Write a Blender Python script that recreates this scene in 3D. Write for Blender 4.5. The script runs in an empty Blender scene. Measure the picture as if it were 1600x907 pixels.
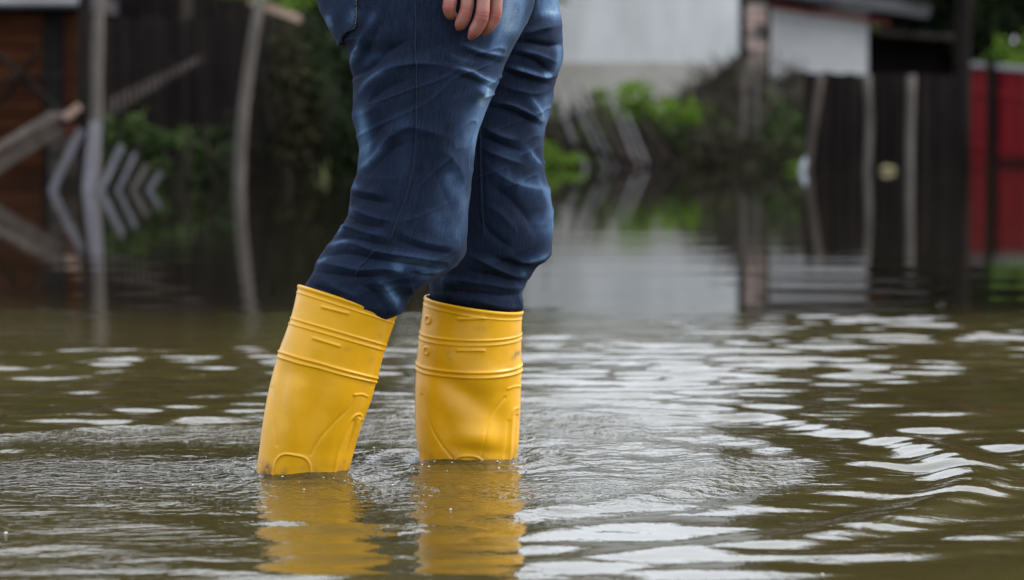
import bpy, bmesh, math, random
import numpy as np
from mathutils import Vector, Matrix

random.seed(7)
rng = np.random.default_rng(7)
SC = bpy.context.scene
COL = SC.collection

# ------------------------------------------------------------------ camera, sky, sun, exposure
CAM_H, FPX, HORIZON = 0.58, 4365.0, 185.0          # camera height (m), focal length and horizon in photo pixels
TILT = math.atan((453.5 - HORIZON) / FPX)
cam_d = bpy.data.cameras.new('camera')
cam = bpy.data.objects.new('camera', cam_d)
COL.objects.link(cam)
cam.location = (0, 0, CAM_H)
cam.rotation_euler = (math.pi / 2 - TILT, 0, 0)
cam_d.sensor_width = 36.0
cam_d.lens = 36.0 * FPX / 1600.0
cam_d.clip_end = 2000
cam_d.dof.use_dof = True
cam_d.dof.focus_distance = 4.50
cam_d.dof.aperture_fstop = 4.4
SC.camera = cam

SUN_EL, SUN_AZ = math.radians(48), math.radians(78)   # azimuth from +Y towards +X
world = bpy.data.worlds.new("World")
SC.world = world
world.use_nodes = True
wn = world.node_tree
wn.nodes.clear()
w_out = wn.nodes.new('ShaderNodeOutputWorld')
w_bg = wn.nodes.new('ShaderNodeBackground')
w_sky = wn.nodes.new('ShaderNodeTexSky')
w_sky.sky_type = 'NISHITA'
w_sky.sun_disc = False
w_sky.sun_elevation = SUN_EL
w_sky.sun_rotation = SUN_AZ
w_sky.air_density = 1.0
w_sky.dust_density = 5.0
w_sky.ozone_density = 1.0
w_hs = wn.nodes.new('ShaderNodeHueSaturation')
w_hs.inputs['Saturation'].default_value = 0.35        # overcast: the blue is washed out
wn.links.new(w_sky.outputs[0], w_hs.inputs['Color'])
# cloud deck: a bright, nearly even white-grey layer over the washed-out sky
w_tc = wn.nodes.new('ShaderNodeTexCoord')
w_nz = wn.nodes.new('ShaderNodeTexNoise')
w_nz.inputs['Scale'].default_value = 2.2
w_nz.inputs['Detail'].default_value = 5.0
wn.links.new(w_tc.outputs['Generated'], w_nz.inputs['Vector'])
w_rp = wn.nodes.new('ShaderNodeValToRGB')
w_rp.color_ramp.elements[0].position = 0.25
w_rp.color_ramp.elements[0].color = (0.62, 0.68, 0.77, 1)
w_rp.color_ramp.elements[1].position = 0.75
w_rp.color_ramp.elements[1].color = (0.92, 0.97, 1.04, 1)
wn.links.new(w_nz.outputs['Fac'], w_rp.inputs['Fac'])
w_sc = wn.nodes.new('ShaderNodeVectorMath')
w_sc.operation = 'SCALE'
w_sc.inputs['Scale'].default_value = 10.5
wn.links.new(w_rp.outputs[0], w_sc.inputs[0])
w_mx = wn.nodes.new('ShaderNodeMix')
w_mx.data_type = 'RGBA'
w_mx.inputs[0].default_value = 0.6
wn.links.new(w_hs.outputs[0], w_mx.inputs[6])
wn.links.new(w_sc.outputs[0], w_mx.inputs[7])
wn.links.new(w_mx.outputs[2], w_bg.inputs['Color'])
w_bg.inputs['Strength'].default_value = 0.12
wn.links.new(w_bg.outputs[0], w_out.inputs['Surface'])

sun_d = bpy.data.lights.new('sun', 'SUN')
sun_d.energy = 1.0
sun_d.angle = math.radians(20)
sun_d.color = (1.0, 0.96, 0.9)
sun = bpy.data.objects.new('sun', sun_d)
COL.objects.link(sun)
sdir = Vector((math.sin(SUN_AZ) * math.cos(SUN_EL), math.cos(SUN_AZ) * math.cos(SUN_EL), math.sin(SUN_EL)))
sun.rotation_euler = sdir.to_track_quat('Z', 'Y').to_euler()
sun.location = (0, 0, 30)

SC.view_settings.view_transform = 'Standard'
SC.view_settings.look = 'None'
SC.view_settings.exposure = 1.36
SC.view_settings.gamma = 1.0
SC.render.engine = 'CYCLES'
SC.cycles.use_denoising = True
SC.cycles.max_bounces = 6
SC.cycles.caustics_reflective = False
SC.cycles.caustics_refractive = False

# ------------------------------------------------------------------ helpers
ST, CT = math.sin(TILT), math.cos(TILT)

def ray(px, py):
    x = (px - 800.0) / FPX
    v = -(py - 453.5) / FPX
    d = np.array([x, CT + v * ST, -ST + v * CT])
    return d / d[1]

def P(px, py, Y):
    """point seen at photo pixel (px, py) that stands Y metres in front of the camera"""
    return np.array([0, 0, CAM_H]) + ray(px, py) * Y

def project(v):
    q = v - np.array([0, 0, CAM_H])
    f = q[:, 1] * CT - q[:, 2] * ST
    u = q[:, 1] * ST + q[:, 2] * CT
    return np.stack([800 + FPX * q[:, 0] / f, 453.5 - FPX * u / f], 1)

def sstep(a, b, x):
    t = np.clip((x - a) / (b - a), 0, 1)
    return t * t * (3 - 2 * t)

def _hash(i, j, k, seed):
    n = (i.astype(np.int64) * 73856093) ^ (j.astype(np.int64) * 19349663) ^ (k.astype(np.int64) * 83492791) ^ (seed * 2654435761)
    n = (n ^ (n >> 13)) * 1274126177
    n = n ^ (n >> 16)
    return (n & 0xffff) / 32767.5 - 1.0

def vnoise(p, seed=0):
    i = np.floor(p).astype(np.int64)
    f = p - i
    f = f * f * f * (f * (f * 6 - 15) + 10)
    r = 0
    for a in (0, 1):
        for b in (0, 1):
            for c in (0, 1):
                w = (f[:, 0] if a else 1 - f[:, 0]) * (f[:, 1] if b else 1 - f[:, 1]) * (f[:, 2] if c else 1 - f[:, 2])
                r = r + w * _hash(i[:, 0] + a, i[:, 1] + b, i[:, 2] + c, seed)
    return r

def fbm(p, seed=0, oct=4):
    r, a = 0, 1.0
    for o in range(oct):
        r = r + a * vnoise(p * (2 ** o) + 17.3 * o, seed + o)
        a *= 0.5
    return r

def mesh_np(name, verts, faces, smooth=True):
    me = bpy.data.meshes.new(name)
    verts = np.asarray(verts, dtype=np.float32)
    if isinstance(faces, np.ndarray):
        n, k = faces.shape
        me.vertices.add(len(verts))
        me.vertices.foreach_set('co', verts.ravel())
        me.loops.add(n * k)
        me.loops.foreach_set('vertex_index', faces.astype(np.int32).ravel())
        me.polygons.add(n)
        me.polygons.foreach_set('loop_start', np.arange(0, n * k, k, dtype=np.int32))
        me.polygons.foreach_set('loop_total', np.full(n, k, dtype=np.int32))
        me.update(calc_edges=True)
        me.validate()
    else:
        me.from_pydata([tuple(v) for v in verts], [], faces)
        me.update()
    if smooth:
        me.polygons.foreach_set('use_smooth', np.ones(len(me.polygons), dtype=bool))
    return me

def put_attr(me, name, values):
    a = me.attributes.new(name, 'FLOAT', 'POINT')
    a.data.foreach_set('value', np.asarray(values, dtype=np.float32))

def tag(o, label=None, cat=None, group=None, kind=None):
    if label: o['label'] = label
    if cat: o['category'] = cat
    if group: o['group'] = group
    if kind: o['kind'] = kind
    return o

def empty(name, loc, label=None, cat=None, group=None):
    o = bpy.data.objects.new(name, None)
    o.empty_display_size = 0.2
    o.location = loc
    COL.objects.link(o)
    return tag(o, label, cat, group)

def link(name, me, mat, parent=None, loc=(0, 0, 0), rot=None):
    o = bpy.data.objects.new(name, me)
    COL.objects.link(o)
    if mat and not me.materials:
        me.materials.append(mat)
    if parent is not None:
        o.parent = parent
    o.location = loc
    if rot is not None:
        o.rotation_euler = rot
    return o

def world_origin(o):
    v = Vector((0, 0, 0))
    while o is not None:
        v = v + o.location
        o = o.parent
    return np.array(v)

def part(name, verts, faces, mat, parent=None, smooth=True):
    """mesh given in world coordinates, hung under parent (parents are never rotated here)"""
    off = world_origin(parent) if parent is not None else np.zeros(3)
    me = mesh_np(name, np.asarray(verts) - off, faces, smooth)
    return link(name, me, mat, parent)

def grid_faces(nv, nu, closed=True):
    i = np.arange(nv - 1)[:, None]
    j = np.arange(nu if closed else nu - 1)[None, :]
    j2 = (j + 1) % nu
    return np.stack([i * nu + j, i * nu + j2, (i + 1) * nu + j2, (i + 1) * nu + j], -1).reshape(-1, 4)

def spline(pts, n=None, ts=None):
    """Catmull-Rom through rows of pts, n samples even in chord length"""
    pts = np.asarray(pts, float)
    m = len(pts)
    seg = np.linalg.norm(np.diff(pts[:, :4], axis=0), axis=1)
    cum = np.concatenate([[0], np.cumsum(seg)]) / seg.sum()
    if ts is None:
        ts = np.linspace(0, 1, n)
    out = np.zeros((len(ts), pts.shape[1]))
    # monotone-ish tangents
    tan = np.zeros_like(pts)
    for i in range(m):
        a, b = max(i - 1, 0), min(i + 1, m - 1)
        tan[i] = (pts[b] - pts[a]) / max(cum[b] - cum[a], 1e-6)
    idx = np.clip(np.searchsorted(cum, ts, side='right') - 1, 0, m - 2)
    h = cum[idx + 1] - cum[idx]
    s = ((ts - cum[idx]) / h)[:, None]
    h = h[:, None]
    p0, p1, t0, t1 = pts[idx], pts[idx + 1], tan[idx], tan[idx + 1]
    return (2*s**3 - 3*s**2 + 1)*p0 + (s**3 - 2*s**2 + s)*h*t0 + (-2*s**3 + 3*s**2)*p1 + (s**3 - s**2)*h*t1

def box_data(sx, sy, sz, base=True, taper=1.0, bev=0.0):
    """bevelled box, z from 0 when base"""
    bm = bmesh.new()
    bmesh.ops.create_cube(bm, size=1.0)
    for v in bm.verts:
        v.co.x *= sx; v.co.y *= sy
        v.co.z = (v.co.z + 0.5) * sz if base else v.co.z * sz
        if v.co.z > sz * 0.4:
            v.co.x *= taper; v.co.y *= taper
    if bev:
        bmesh.ops.bevel(bm, geom=bm.edges[:], offset=bev, segments=1, affect='EDGES')
    me = bpy.data.meshes.new('box')
    bm.to_mesh(me)
    bm.free()
    return me

def beam_verts(a, b, w, d, up=(0, 1, 0), taper=1.0, rough=0.0, nseg=6, sides=4):
    """board from a to b: width w, depth d, slightly bowed and uneven"""
    a, b = np.asarray(a, float), np.asarray(b, float)
    ax = b - a
    L = np.linalg.norm(ax); ax = ax / L
    up = np.asarray(up, float)
    s = np.cross(up, ax); s /= np.linalg.norm(s)
    t = np.cross(ax, s)
    ang = np.arange(sides) * 2 * math.pi / sides + math.pi / sides
    vs = []
    bow = (rng.random(2) - .5) * rough * 2
    for i in range(nseg + 1):
        f = i / nseg
        k = 1 + (taper - 1) * f
        c = a + ax * L * f + (s * bow[0] + t * bow[1]) * math.sin(f * math.pi)
        for q in ang:
            m = 1 / max(abs(math.cos(math.pi / sides)), .1)
            jit = 1 + (rng.random() - .5) * 0.12
            vs.append(c + s * math.cos(q) * w / 2 * m * k * jit + t * math.sin(q) * d / 2 * m * k * jit)
    fs = []
    n = sides
    for i in range(nseg):
        for j in range(n):
            fs.append([i*n + j, i*n + (j+1) % n, (i+1)*n + (j+1) % n, (i+1)*n + j])
    fs.append(list(range(n))[::-1])
    fs.append([nseg*n + j for j in range(n)])
    return np.array(vs), fs

def merge(items):
    vs, fs, n = [], [], 0
    for v, f in items:
        vs.append(np.asarray(v))
        fs += [[i + n for i in q] for q in f]
        n += len(v)
    return np.concatenate(vs), fs

# ------------------------------------------------------------------ materials
def new_mat(name):
    m = bpy.data.materials.new(name)
    m.use_nodes = True
    nt = m.node_tree
    return m, nt, nt.nodes['Principled BSDF']

def N(nt, kind, **kw):
    n = nt.nodes.new(kind)
    for k, v in kw.items():
        if k in n.inputs:
            n.inputs[k].default_value = v
        else:
            setattr(n, k, v)
    return n

def ramp(nt, src, stops):
    r = nt.nodes.new('ShaderNodeValToRGB')
    els = r.color_ramp.elements
    while len(els) < len(stops):
        els.new(0.5)
    for e, (p, c) in zip(els, stops):
        e.position = p
        e.color = (*c, 1) if len(c) == 3 else c
    nt.links.new(src, r.inputs['Fac'])
    return r

def mottled(name, c1, c2, scale=6.0, stretch=(1, 1, 1), rough=0.85, bump=0.3, bscale=None, dist=0.01, spec=0.08, rnd=0.0):
    m, nt, b = new_mat(name)
    tc = N(nt, 'ShaderNodeTexCoord')
    mp = N(nt, 'ShaderNodeMapping')
    mp.inputs['Scale'].default_value = stretch
    nt.links.new(tc.outputs['Object'], mp.inputs['Vector'])
    vec = mp.outputs[0]
    if rnd:
        oi = N(nt, 'ShaderNodeObjectInfo')
        ad = N(nt, 'ShaderNodeVectorMath', operation='ADD')
        nt.links.new(mp.outputs[0], ad.inputs[0])
        sc_ = N(nt, 'ShaderNodeVectorMath', operation='SCALE')
        cmb = N(nt, 'ShaderNodeCombineXYZ')
        for i in range(3):
            nt.links.new(oi.outputs['Random'], cmb.inputs[i])
        nt.links.new(cmb.outputs[0], sc_.inputs[0])
        sc_.inputs['Scale'].default_value = 40.0
        nt.links.new(sc_.outputs[0], ad.inputs[1])
        vec = ad.outputs[0]
    nz = N(nt, 'ShaderNodeTexNoise', Scale=scale, Detail=6.0, Roughness=0.62)
    nt.links.new(vec, nz.inputs['Vector'])
    r = ramp(nt, nz.outputs['Fac'], [(0.32, c1), (0.68, c2)])
    col = r.outputs['Color']
    if rnd:
        hs = N(nt, 'ShaderNodeHueSaturation')
        mr = N(nt, 'ShaderNodeMapRange')
        mr.inputs['To Min'].default_value = 1 - rnd
        mr.inputs['To Max'].default_value = 1 + rnd
        nt.links.new(oi.outputs['Random'], mr.inputs['Value'])
        nt.links.new(mr.outputs[0], hs.inputs['Value'])
        nt.links.new(col, hs.inputs['Color'])
        col = hs.outputs[0]
    nt.links.new(col, b.inputs['Base Color'])
    b.inputs['Roughness'].default_value = rough
    b.inputs['Specular IOR Level'].default_value = spec
    if bump:
        n2 = N(nt, 'ShaderNodeTexNoise', Scale=bscale or scale * 4, Detail=5.0)
        nt.links.new(vec, n2.inputs['Vector'])
        bp = N(nt, 'ShaderNodeBump', Strength=bump, Distance=dist)
        nt.links.new(n2.outputs['Fac'], bp.inputs['Height'])
        nt.links.new(bp.outputs[0], b.inputs['Normal'])
    return m

def foliage(name, c1, c2, c3):
    m, nt, b = new_mat(name)
    geo = N(nt, 'ShaderNodeNewGeometry')
    r = ramp(nt, geo.outputs['Random Per Island'], [(0.0, c1), (0.55, c2), (1.0, c3)])
    nt.links.new(r.outputs['Color'], b.inputs['Base Color'])
    b.inputs['Roughness'].default_value = 0.6
    b.inputs['Specular IOR Level'].default_value = 0.12
    tr = N(nt, 'ShaderNodeBsdfTranslucent')
    nt.links.new(r.outputs['Color'], tr.inputs['Color'])
    mx = N(nt, 'ShaderNodeMixShader')
    mx.inputs[0].default_value = 0.3
    out = nt.nodes['Material Output']
    nt.links.new(b.outputs[0], mx.inputs[1])
    nt.links.new(tr.outputs[0], mx.inputs[2])
    nt.links.new(mx.outputs[0], out.inputs['Surface'])
    return m

M = {}
M['dark_wood'] = mottled('dark_wood', (0.007, 0.0055, 0.005), (0.016, 0.0125, 0.011), 5, (3, 3, .6), rnd=.35)
M['brown_wood'] = mottled('brown_wood', (0.026, 0.021, 0.0175), (0.052, 0.042, 0.036), 5, (3, 3, .6), rnd=.3)
M['grey_wood'] = mottled('grey_wood', (0.052, 0.046, 0.041), (0.10, 0.09, 0.08), 5, (3, 3, .6), rnd=.25)
M['pale_wood'] = mottled('pale_wood', (0.09, 0.087, 0.095), (0.16, 0.153, 0.168), 5, (3, 3, .6), rnd=.2)
M['fresh_wood'] = mottled('fresh_wood', (0.24, 0.165, 0.125), (0.34, 0.24, 0.19), 8)
M['orange_wood'] = mottled('orange_wood', (0.022, 0.0075, 0.003), (0.048, 0.016, 0.006), 4, (.6, 3, 3), rnd=.3)
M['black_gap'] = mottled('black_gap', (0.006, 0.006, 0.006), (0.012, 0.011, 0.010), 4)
M['red_paint'] = mottled('red_paint', (0.14, 0.008, 0.011), (0.21, 0.014, 0.018), 3, (1, 1, .4), rough=.6, rnd=.15)
M['grey_metal'] = mottled('grey_metal', (0.18, 0.18, 0.185), (0.28, 0.28, 0.29), 3, rough=.6)
M['roof_grey'] = mottled('roof_grey', (0.05, 0.048, 0.05), (0.11, 0.105, 0.11), 4, (1, 4, 1), rnd=.2)
M['fascia_red'] = mottled('fascia_red', (0.05, 0.016, 0.013), (0.09, 0.026, 0.02), 4)
M['brick'] = mottled('brick', (0.36, 0.24, 0.21), (0.50, 0.38, 0.34), 9, rnd=.3)
M['mortar'] = mottled('mortar', (0.16, 0.15, 0.13), (0.26, 0.24, 0.21), 12)
M['white_wall'] = mottled('white_wall', (0.54, 0.545, 0.54), (0.68, 0.685, 0.68), 2.2, (1, 1, .35), rough=.9)
M['beige_plinth'] = mottled('beige_plinth', (0.33, 0.31, 0.265), (0.48, 0.455, 0.41), 2.0, rough=.9)
M['earth'] = mottled('earth', (0.016, 0.014, 0.010), (0.040, 0.034, 0.024), 3)
M['plaster_white'] = mottled('plaster_white', (0.47, 0.465, 0.465), (0.57, 0.565, 0.565), 1.5)
M['bark'] = mottled('bark', (0.03, 0.025, 0.02), (0.07, 0.058, 0.045), 6, (3, 3, .6))
M['leaf_dark'] = foliage('leaf_dark', (0.007, 0.012, 0.006), (0.016, 0.027, 0.010), (0.034, 0.05, 0.015))
M['leaf_mid'] = foliage('leaf_mid', (0.013, 0.025, 0.008), (0.032, 0.058, 0.014), (0.065, 0.098, 0.022))
M['leaf_bright'] = foliage('leaf_bright', (0.06, 0.12, 0.015), (0.125, 0.23, 0.025), (0.21, 0.31, 0.045))
M['leaf_brown'] = foliage('leaf_brown', (0.013, 0.011, 0.007), (0.025, 0.022, 0.012), (0.045, 0.046, 0.017))
M['white_plastic'] = mottled('white_plastic', (0.30, 0.32, 0.36), (0.40, 0.41, 0.44), 10, rough=.4, bump=0)
M['lath_wood'] = mottled('lath_wood', (0.075, 0.058, 0.052), (0.125, 0.10, 0.09), 6, rnd=.3)
M['weathered_wood'] = mottled('weathered_wood', (0.10, 0.095, 0.098), (0.18, 0.17, 0.175), 5, (3, 3, .6), rnd=.3)
M['straw'] = mottled('straw', (0.11, 0.10, 0.055), (0.17, 0.15, 0.085), 10)

# denim: deep indigo, worn pale where the attribute 'fade' says
def make_denim():
    m, nt, b = new_mat('denim')
    at = N(nt, 'ShaderNodeAttribute', attribute_name='fade')
    sd = N(nt, 'ShaderNodeAttribute', attribute_name='side')
    ln = N(nt, 'ShaderNodeAttribute', attribute_name='along')
    cmb = N(nt, 'ShaderNodeCombineXYZ')
    nt.links.new(sd.outputs['Fac'], cmb.inputs[0])
    nt.links.new(ln.outputs['Fac'], cmb.inputs[1])
    # slubby warp streaks that run along the leg
    mp = N(nt, 'ShaderNodeMapping')
    mp.inputs['Scale'].default_value = (420, 38, 1)
    nt.links.new(cmb.outputs[0], mp.inputs['Vector'])
    slub = N(nt, 'ShaderNodeTexNoise', Scale=1.0, Detail=3.0, Roughness=.6)
    nt.links.new(mp.outputs[0], slub.inputs['Vector'])
    mp2 = N(nt, 'ShaderNodeMapping')
    mp2.inputs['Scale'].default_value = (26, 20, 1)
    nt.links.new(cmb.outputs[0], mp2.inputs['Vector'])
    blot = N(nt, 'ShaderNodeTexNoise', Scale=1.0, Detail=5.0, Roughness=.65)
    nt.links.new(mp2.outputs[0], blot.inputs['Vector'])
    # fade value = fade * (0.7 + 0.6 blot) + slub
    m1 = N(nt, 'ShaderNodeMath', operation='MULTIPLY_ADD')
    nt.links.new(blot.outputs['Fac'], m1.inputs[0]); m1.inputs[1].default_value = 0.7; m1.inputs[2].default_value = 0.65
    m2 = N(nt, 'ShaderNodeMath', operation='MULTIPLY')
    nt.links.new(at.outputs['Fac'], m2.inputs[0]); nt.links.new(m1.outputs[0], m2.inputs[1])
    m3 = N(nt, 'ShaderNodeMath', operation='MULTIPLY_ADD')
    nt.links.new(slub.outputs['Fac'], m3.inputs[0]); m3.inputs[1].default_value = 0.24; m3.inputs[2].default_value = -0.09
    m4 = N(nt, 'ShaderNodeMath', operation='ADD')
    nt.links.new(m2.outputs[0], m4.inputs[0]); nt.links.new(m3.outputs[0], m4.inputs[1])
    r = ramp(nt, m4.outputs[0], [(0.0, (0.0046, 0.0066, 0.0140)), (0.26, (0.019, 0.034, 0.070)),
                                 (0.6, (0.080, 0.142, 0.245)), (1.0, (0.32, 0.43, 0.53))])
    nt.links.new(r.outputs[0], b.inputs['Base Color'])
    b.inputs['Roughness'].default_value = 0.88
    b.inputs['Specular IOR Level'].default_value = 0.08
    b.inputs['Sheen Weight'].default_value = 0.04
    b.inputs['Sheen Roughness'].default_value = 0.4
    b.inputs['Sheen Tint'].default_value = (0.5, 0.65, 0.9, 1)
    gr = N(nt, 'ShaderNodeTexNoise', Scale=1.0, Detail=2.0, Roughness=.7)
    mp3 = N(nt, 'ShaderNodeMapping')
    mp3.inputs['Scale'].default_value = (900, 520, 1)
    nt.links.new(cmb.outputs[0], mp3.inputs['Vector'])
    nt.links.new(mp3.outputs[0], gr.inputs['Vector'])
    m5 = N(nt, 'ShaderNodeMath', operation='MULTIPLY_ADD')
    nt.links.new(gr.outputs['Fac'], m5.inputs[0]); m5.inputs[1].default_value = 0.46
    m6 = N(nt, 'ShaderNodeMath', operation='SUBTRACT')
    nt.links.new(m4.outputs[0], m6.inputs[0]); m6.inputs[1].default_value = 0.23
    nt.links.new(m6.outputs[0], m5.inputs[2])
    nt.links.new(m5.outputs[0], r.inputs['Fac'])
    bp = N(nt, 'ShaderNodeBump', Strength=.35, Distance=.0012)
    nt.links.new(slub.outputs['Fac'], bp.inputs['Height'])
    bp2 = N(nt, 'ShaderNodeBump', Strength=.25, Distance=.004)
    nt.links.new(blot.outputs['Fac'], bp2.inputs['Height'])
    nt.links.new(bp.outputs[0], bp2.inputs['Normal'])
    nt.links.new(bp2.outputs[0], b.inputs['Normal'])
    return m
M['denim'] = make_denim()
M['thread'] = mottled('thread', (0.16, 0.15, 0.15), (0.26, 0.22, 0.18), 60, bump=0)
M['thread_dark'] = mottled('thread_dark', (0.022, 0.028, 0.045), (0.05, 0.056, 0.075), 60, bump=0)
M['thread_orange'] = mottled('thread_orange', (0.34, 0.20, 0.10), (0.42, 0.26, 0.15), 60, bump=0)

def make_rubber():
    m, nt, b = new_mat('yellow_rubber')
    at = N(nt, 'ShaderNodeAttribute', attribute_name='dirt')
    tc = N(nt, 'ShaderNodeTexCoord')
    nz = N(nt, 'ShaderNodeTexNoise', Scale=14.0, Detail=6.0, Roughness=.6)
    nt.links.new(tc.outputs['Object'], nz.inputs['Vector'])
    r = ramp(nt, nz.outputs['Fac'], [(0.3, (0.54, 0.272, 0.0035)), (0.7, (0.63, 0.325, 0.005))])
    # scuffs and mud
    n2 = N(nt, 'ShaderNodeTexNoise', Scale=55.0, Detail=6.0, Roughness=.7)
    nt.links.new(tc.outputs['Object'], n2.inputs['Vector'])
    rr = ramp(nt, n2.outputs['Fac'], [(0.42, (0, 0, 0)), (0.62, (1, 1, 1))])
    mu = N(nt, 'ShaderNodeMath', operation='MULTIPLY_ADD')
    nt.links.new(at.outputs['Fac'], mu.inputs[0]); nt.links.new(rr.outputs[0], mu.inputs[1])
    mu2 = N(nt, 'ShaderNodeMath', operation='MULTIPLY')
    nt.links.new(at.outputs['Fac'], mu2.inputs[0]); mu2.inputs[1].default_value = 0.35
    nt.links.new(mu2.outputs[0], mu.inputs[2])
    mx = N(nt, 'ShaderNodeMix', data_type='RGBA')
    nt.links.new(mu.outputs[0], mx.inputs[0])
    nt.links.new(r.outputs[0], mx.inputs[6])
    mx.inputs[7].default_value = (0.16, 0.085, 0.03, 1)
    nt.links.new(mx.outputs[2], b.inputs['Base Color'])
    rg = N(nt, 'ShaderNodeMapRange')
    rg.inputs['To Min'].default_value = 0.24; rg.inputs['To Max'].default_value = 0.40
    nt.links.new(nz.outputs['Fac'], rg.inputs['Value'])
    nt.links.new(rg.outputs[0], b.inputs['Roughness'])
    b.inputs['Specular IOR Level'].default_value = 0.34
    b.inputs['Subsurface Weight'].default_value = 0.05
    b.inputs['Subsurface Radius'].default_value = (0.010, 0.006, 0.001)
    b.inputs['Subsurface Scale'].default_value = 0.4
    bp = N(nt, 'ShaderNodeBump', Strength=.12, Distance=.0015)
    n3 = N(nt, 'ShaderNodeTexNoise', Scale=120.0, Detail=3.0)
    nt.links.new(tc.outputs['Object'], n3.inputs['Vector'])
    nt.links.new(n3.outputs['Fac'], bp.inputs['Height'])
    nt.links.new(bp.outputs[0], b.inputs['Normal'])
    return m
M['rubber'] = make_rubber()

def make_skin():
    m, nt, b = new_mat('skin')
    at = N(nt, 'ShaderNodeAttribute', attribute_name='flush')
    tc = N(nt, 'ShaderNodeTexCoord')
    nz = N(nt, 'ShaderNodeTexNoise', Scale=90.0, Detail=5.0, Roughness=.6)
    nt.links.new(tc.outputs['Object'], nz.inputs['Vector'])
    r = ramp(nt, nz.outputs['Fac'], [(0.3, (0.25, 0.118, 0.09)), (0.7, (0.32, 0.162, 0.126))])
    mx = N(nt, 'ShaderNodeMix', data_type='RGBA')
    nt.links.new(at.outputs['Fac'], mx.inputs[0])
    nt.links.new(r.outputs[0], mx.inputs[6])
    mx.inputs[7].default_value = (0.225, 0.048, 0.036, 1)
    nt.links.new(mx.outputs[2], b.inputs['Base Color'])
    b.inputs['Roughness'].default_value = 0.5
    b.inputs['Subsurface Weight'].default_value = 0.15
    b.inputs['Subsurface Radius'].default_value = (0.008, 0.003, 0.0015)
    b.inputs['Subsurface Scale'].default_value = 0.5
    vo = N(nt, 'ShaderNodeTexVoronoi', Scale=700.0)
    nt.links.new(tc.outputs['Object'], vo.inputs['Vector'])
    bp = N(nt, 'ShaderNodeBump', Strength=.15, Distance=.0006)
    nt.links.new(vo.outputs['Distance'], bp.inputs['Height'])
    nt.links.new(bp.outputs[0], b.inputs['Normal'])
    return m
M['skin'] = make_skin()
M['nail'] = mottled('nail', (0.45, 0.24, 0.2), (0.52, 0.3, 0.26), 30, rough=.35, bump=0)
M['jacket'] = mottled('jacket', (0.02, 0.022, 0.026), (0.04, 0.042, 0.048), 20)
M['hair'] = mottled('hair', (0.02, 0.014, 0.01), (0.05, 0.036, 0.025), 30)

def make_water():
    m, nt, b = new_mat('muddy_water')
    tc = N(nt, 'ShaderNodeTexCoord')
    ch = N(nt, 'ShaderNodeAttribute', attribute_name='chop')
    rp = N(nt, 'ShaderNodeAttribute', attribute_name='ripple')
    nz = N(nt, 'ShaderNodeTexNoise', Scale=1.3, Detail=5.0, Roughness=.6)
    nt.links.new(tc.outputs['Object'], nz.inputs['Vector'])
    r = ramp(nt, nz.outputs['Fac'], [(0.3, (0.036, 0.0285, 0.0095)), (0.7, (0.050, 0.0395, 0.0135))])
    md = N(nt, 'ShaderNodeAttribute', attribute_name='reflection_tone')
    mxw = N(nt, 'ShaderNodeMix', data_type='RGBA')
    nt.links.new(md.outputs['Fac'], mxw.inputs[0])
    mxw.inputs[6].default_value = (0.008, 0.0068, 0.0045, 1)  # darker colour for the far water, to deepen its reflections
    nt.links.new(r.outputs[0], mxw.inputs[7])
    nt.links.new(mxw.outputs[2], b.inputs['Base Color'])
    b.inputs['Roughness'].default_value = 0.025
    b.inputs['IOR'].default_value = 1.44
    # fine chop round the wader
    n1 = N(nt, 'ShaderNodeTexNoise', Scale=34.0, Detail=3.0, Roughness=.55)
    nt.links.new(tc.outputs['Object'], n1.inputs['Vector'])
    b1 = N(nt, 'ShaderNodeBump', Distance=.010)
    nt.links.new(ch.outputs['Fac'], b1.inputs['Strength'])
    nt.links.new(n1.outputs['Fac'], b1.inputs['Height'])
    # light wind ripple elsewhere
    n2 = N(nt, 'ShaderNodeTexNoise', Scale=1.0, Detail=3.0, Roughness=.55)
    mpw = N(nt, 'ShaderNodeMapping')
    mpw.inputs['Scale'].default_value = (11.0, 34.0, 1)
    nt.links.new(tc.outputs['Object'], mpw.inputs['Vector'])
    nt.links.new(mpw.outputs[0], n2.inputs['Vector'])
    b2 = N(nt, 'ShaderNodeBump', Distance=.009)
    nt.links.new(rp.outputs['Fac'], b2.inputs['Strength'])
    nt.links.new(n2.outputs['Fac'], b2.inputs['Height'])
    nt.links.new(b1.outputs[0], b2.inputs['Normal'])
    nt.links.new(b2.outputs[0], b.inputs['Normal'])
    return m
M['water'] = make_water()
M['bubble_glint'] = mottled('bubble_glint', (0.5, 0.5, 0.48), (0.7, 0.7, 0.68), 30, rough=.15, bump=0)  # pale tone of the bubbles and of the added glint flecks

# ------------------------------------------------------------------ ground and flood water
def shore(x):
    return 29.5 + 9.0 * sstep(-2.2, 0.2, x)

def ground_z(x, y):
    s = shore(x)
    p = np.stack([x, y, 0 * x], -1)
    return -0.42 + 0.75 * sstep(-2.0, 3.0, y - s) + 0.10 * fbm(p * 0.7, 5, 3) * sstep(-6, 4, y - s) + 0.4 * sstep(60, 120, y)

gx = np.concatenate([np.linspace(-160, -16, 25)[:-1], np.linspace(-16, 16, 129), np.linspace(16, 160, 25)[1:]])
gy = np.concatenate([np.linspace(-40, 20, 25)[:-1], np.linspace(20, 50, 121), np.linspace(50, 600, 60)[1:]])
GX, GY = np.meshgrid(gx, gy)
gv = np.stack([GX.ravel(), GY.ravel(), ground_z(GX.ravel(), GY.ravel())], -1)
M['mud'] = mottled('mud_and_grass', (0.030, 0.030, 0.014), (0.060, 0.070, 0.024), 1.5, bump=.6)
tag(part('ground', gv, grid_faces(len(gy), len(gx), False), M['mud']), 'muddy bank with thin grass behind the flooded yard', 'ground', kind='structure')

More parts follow.
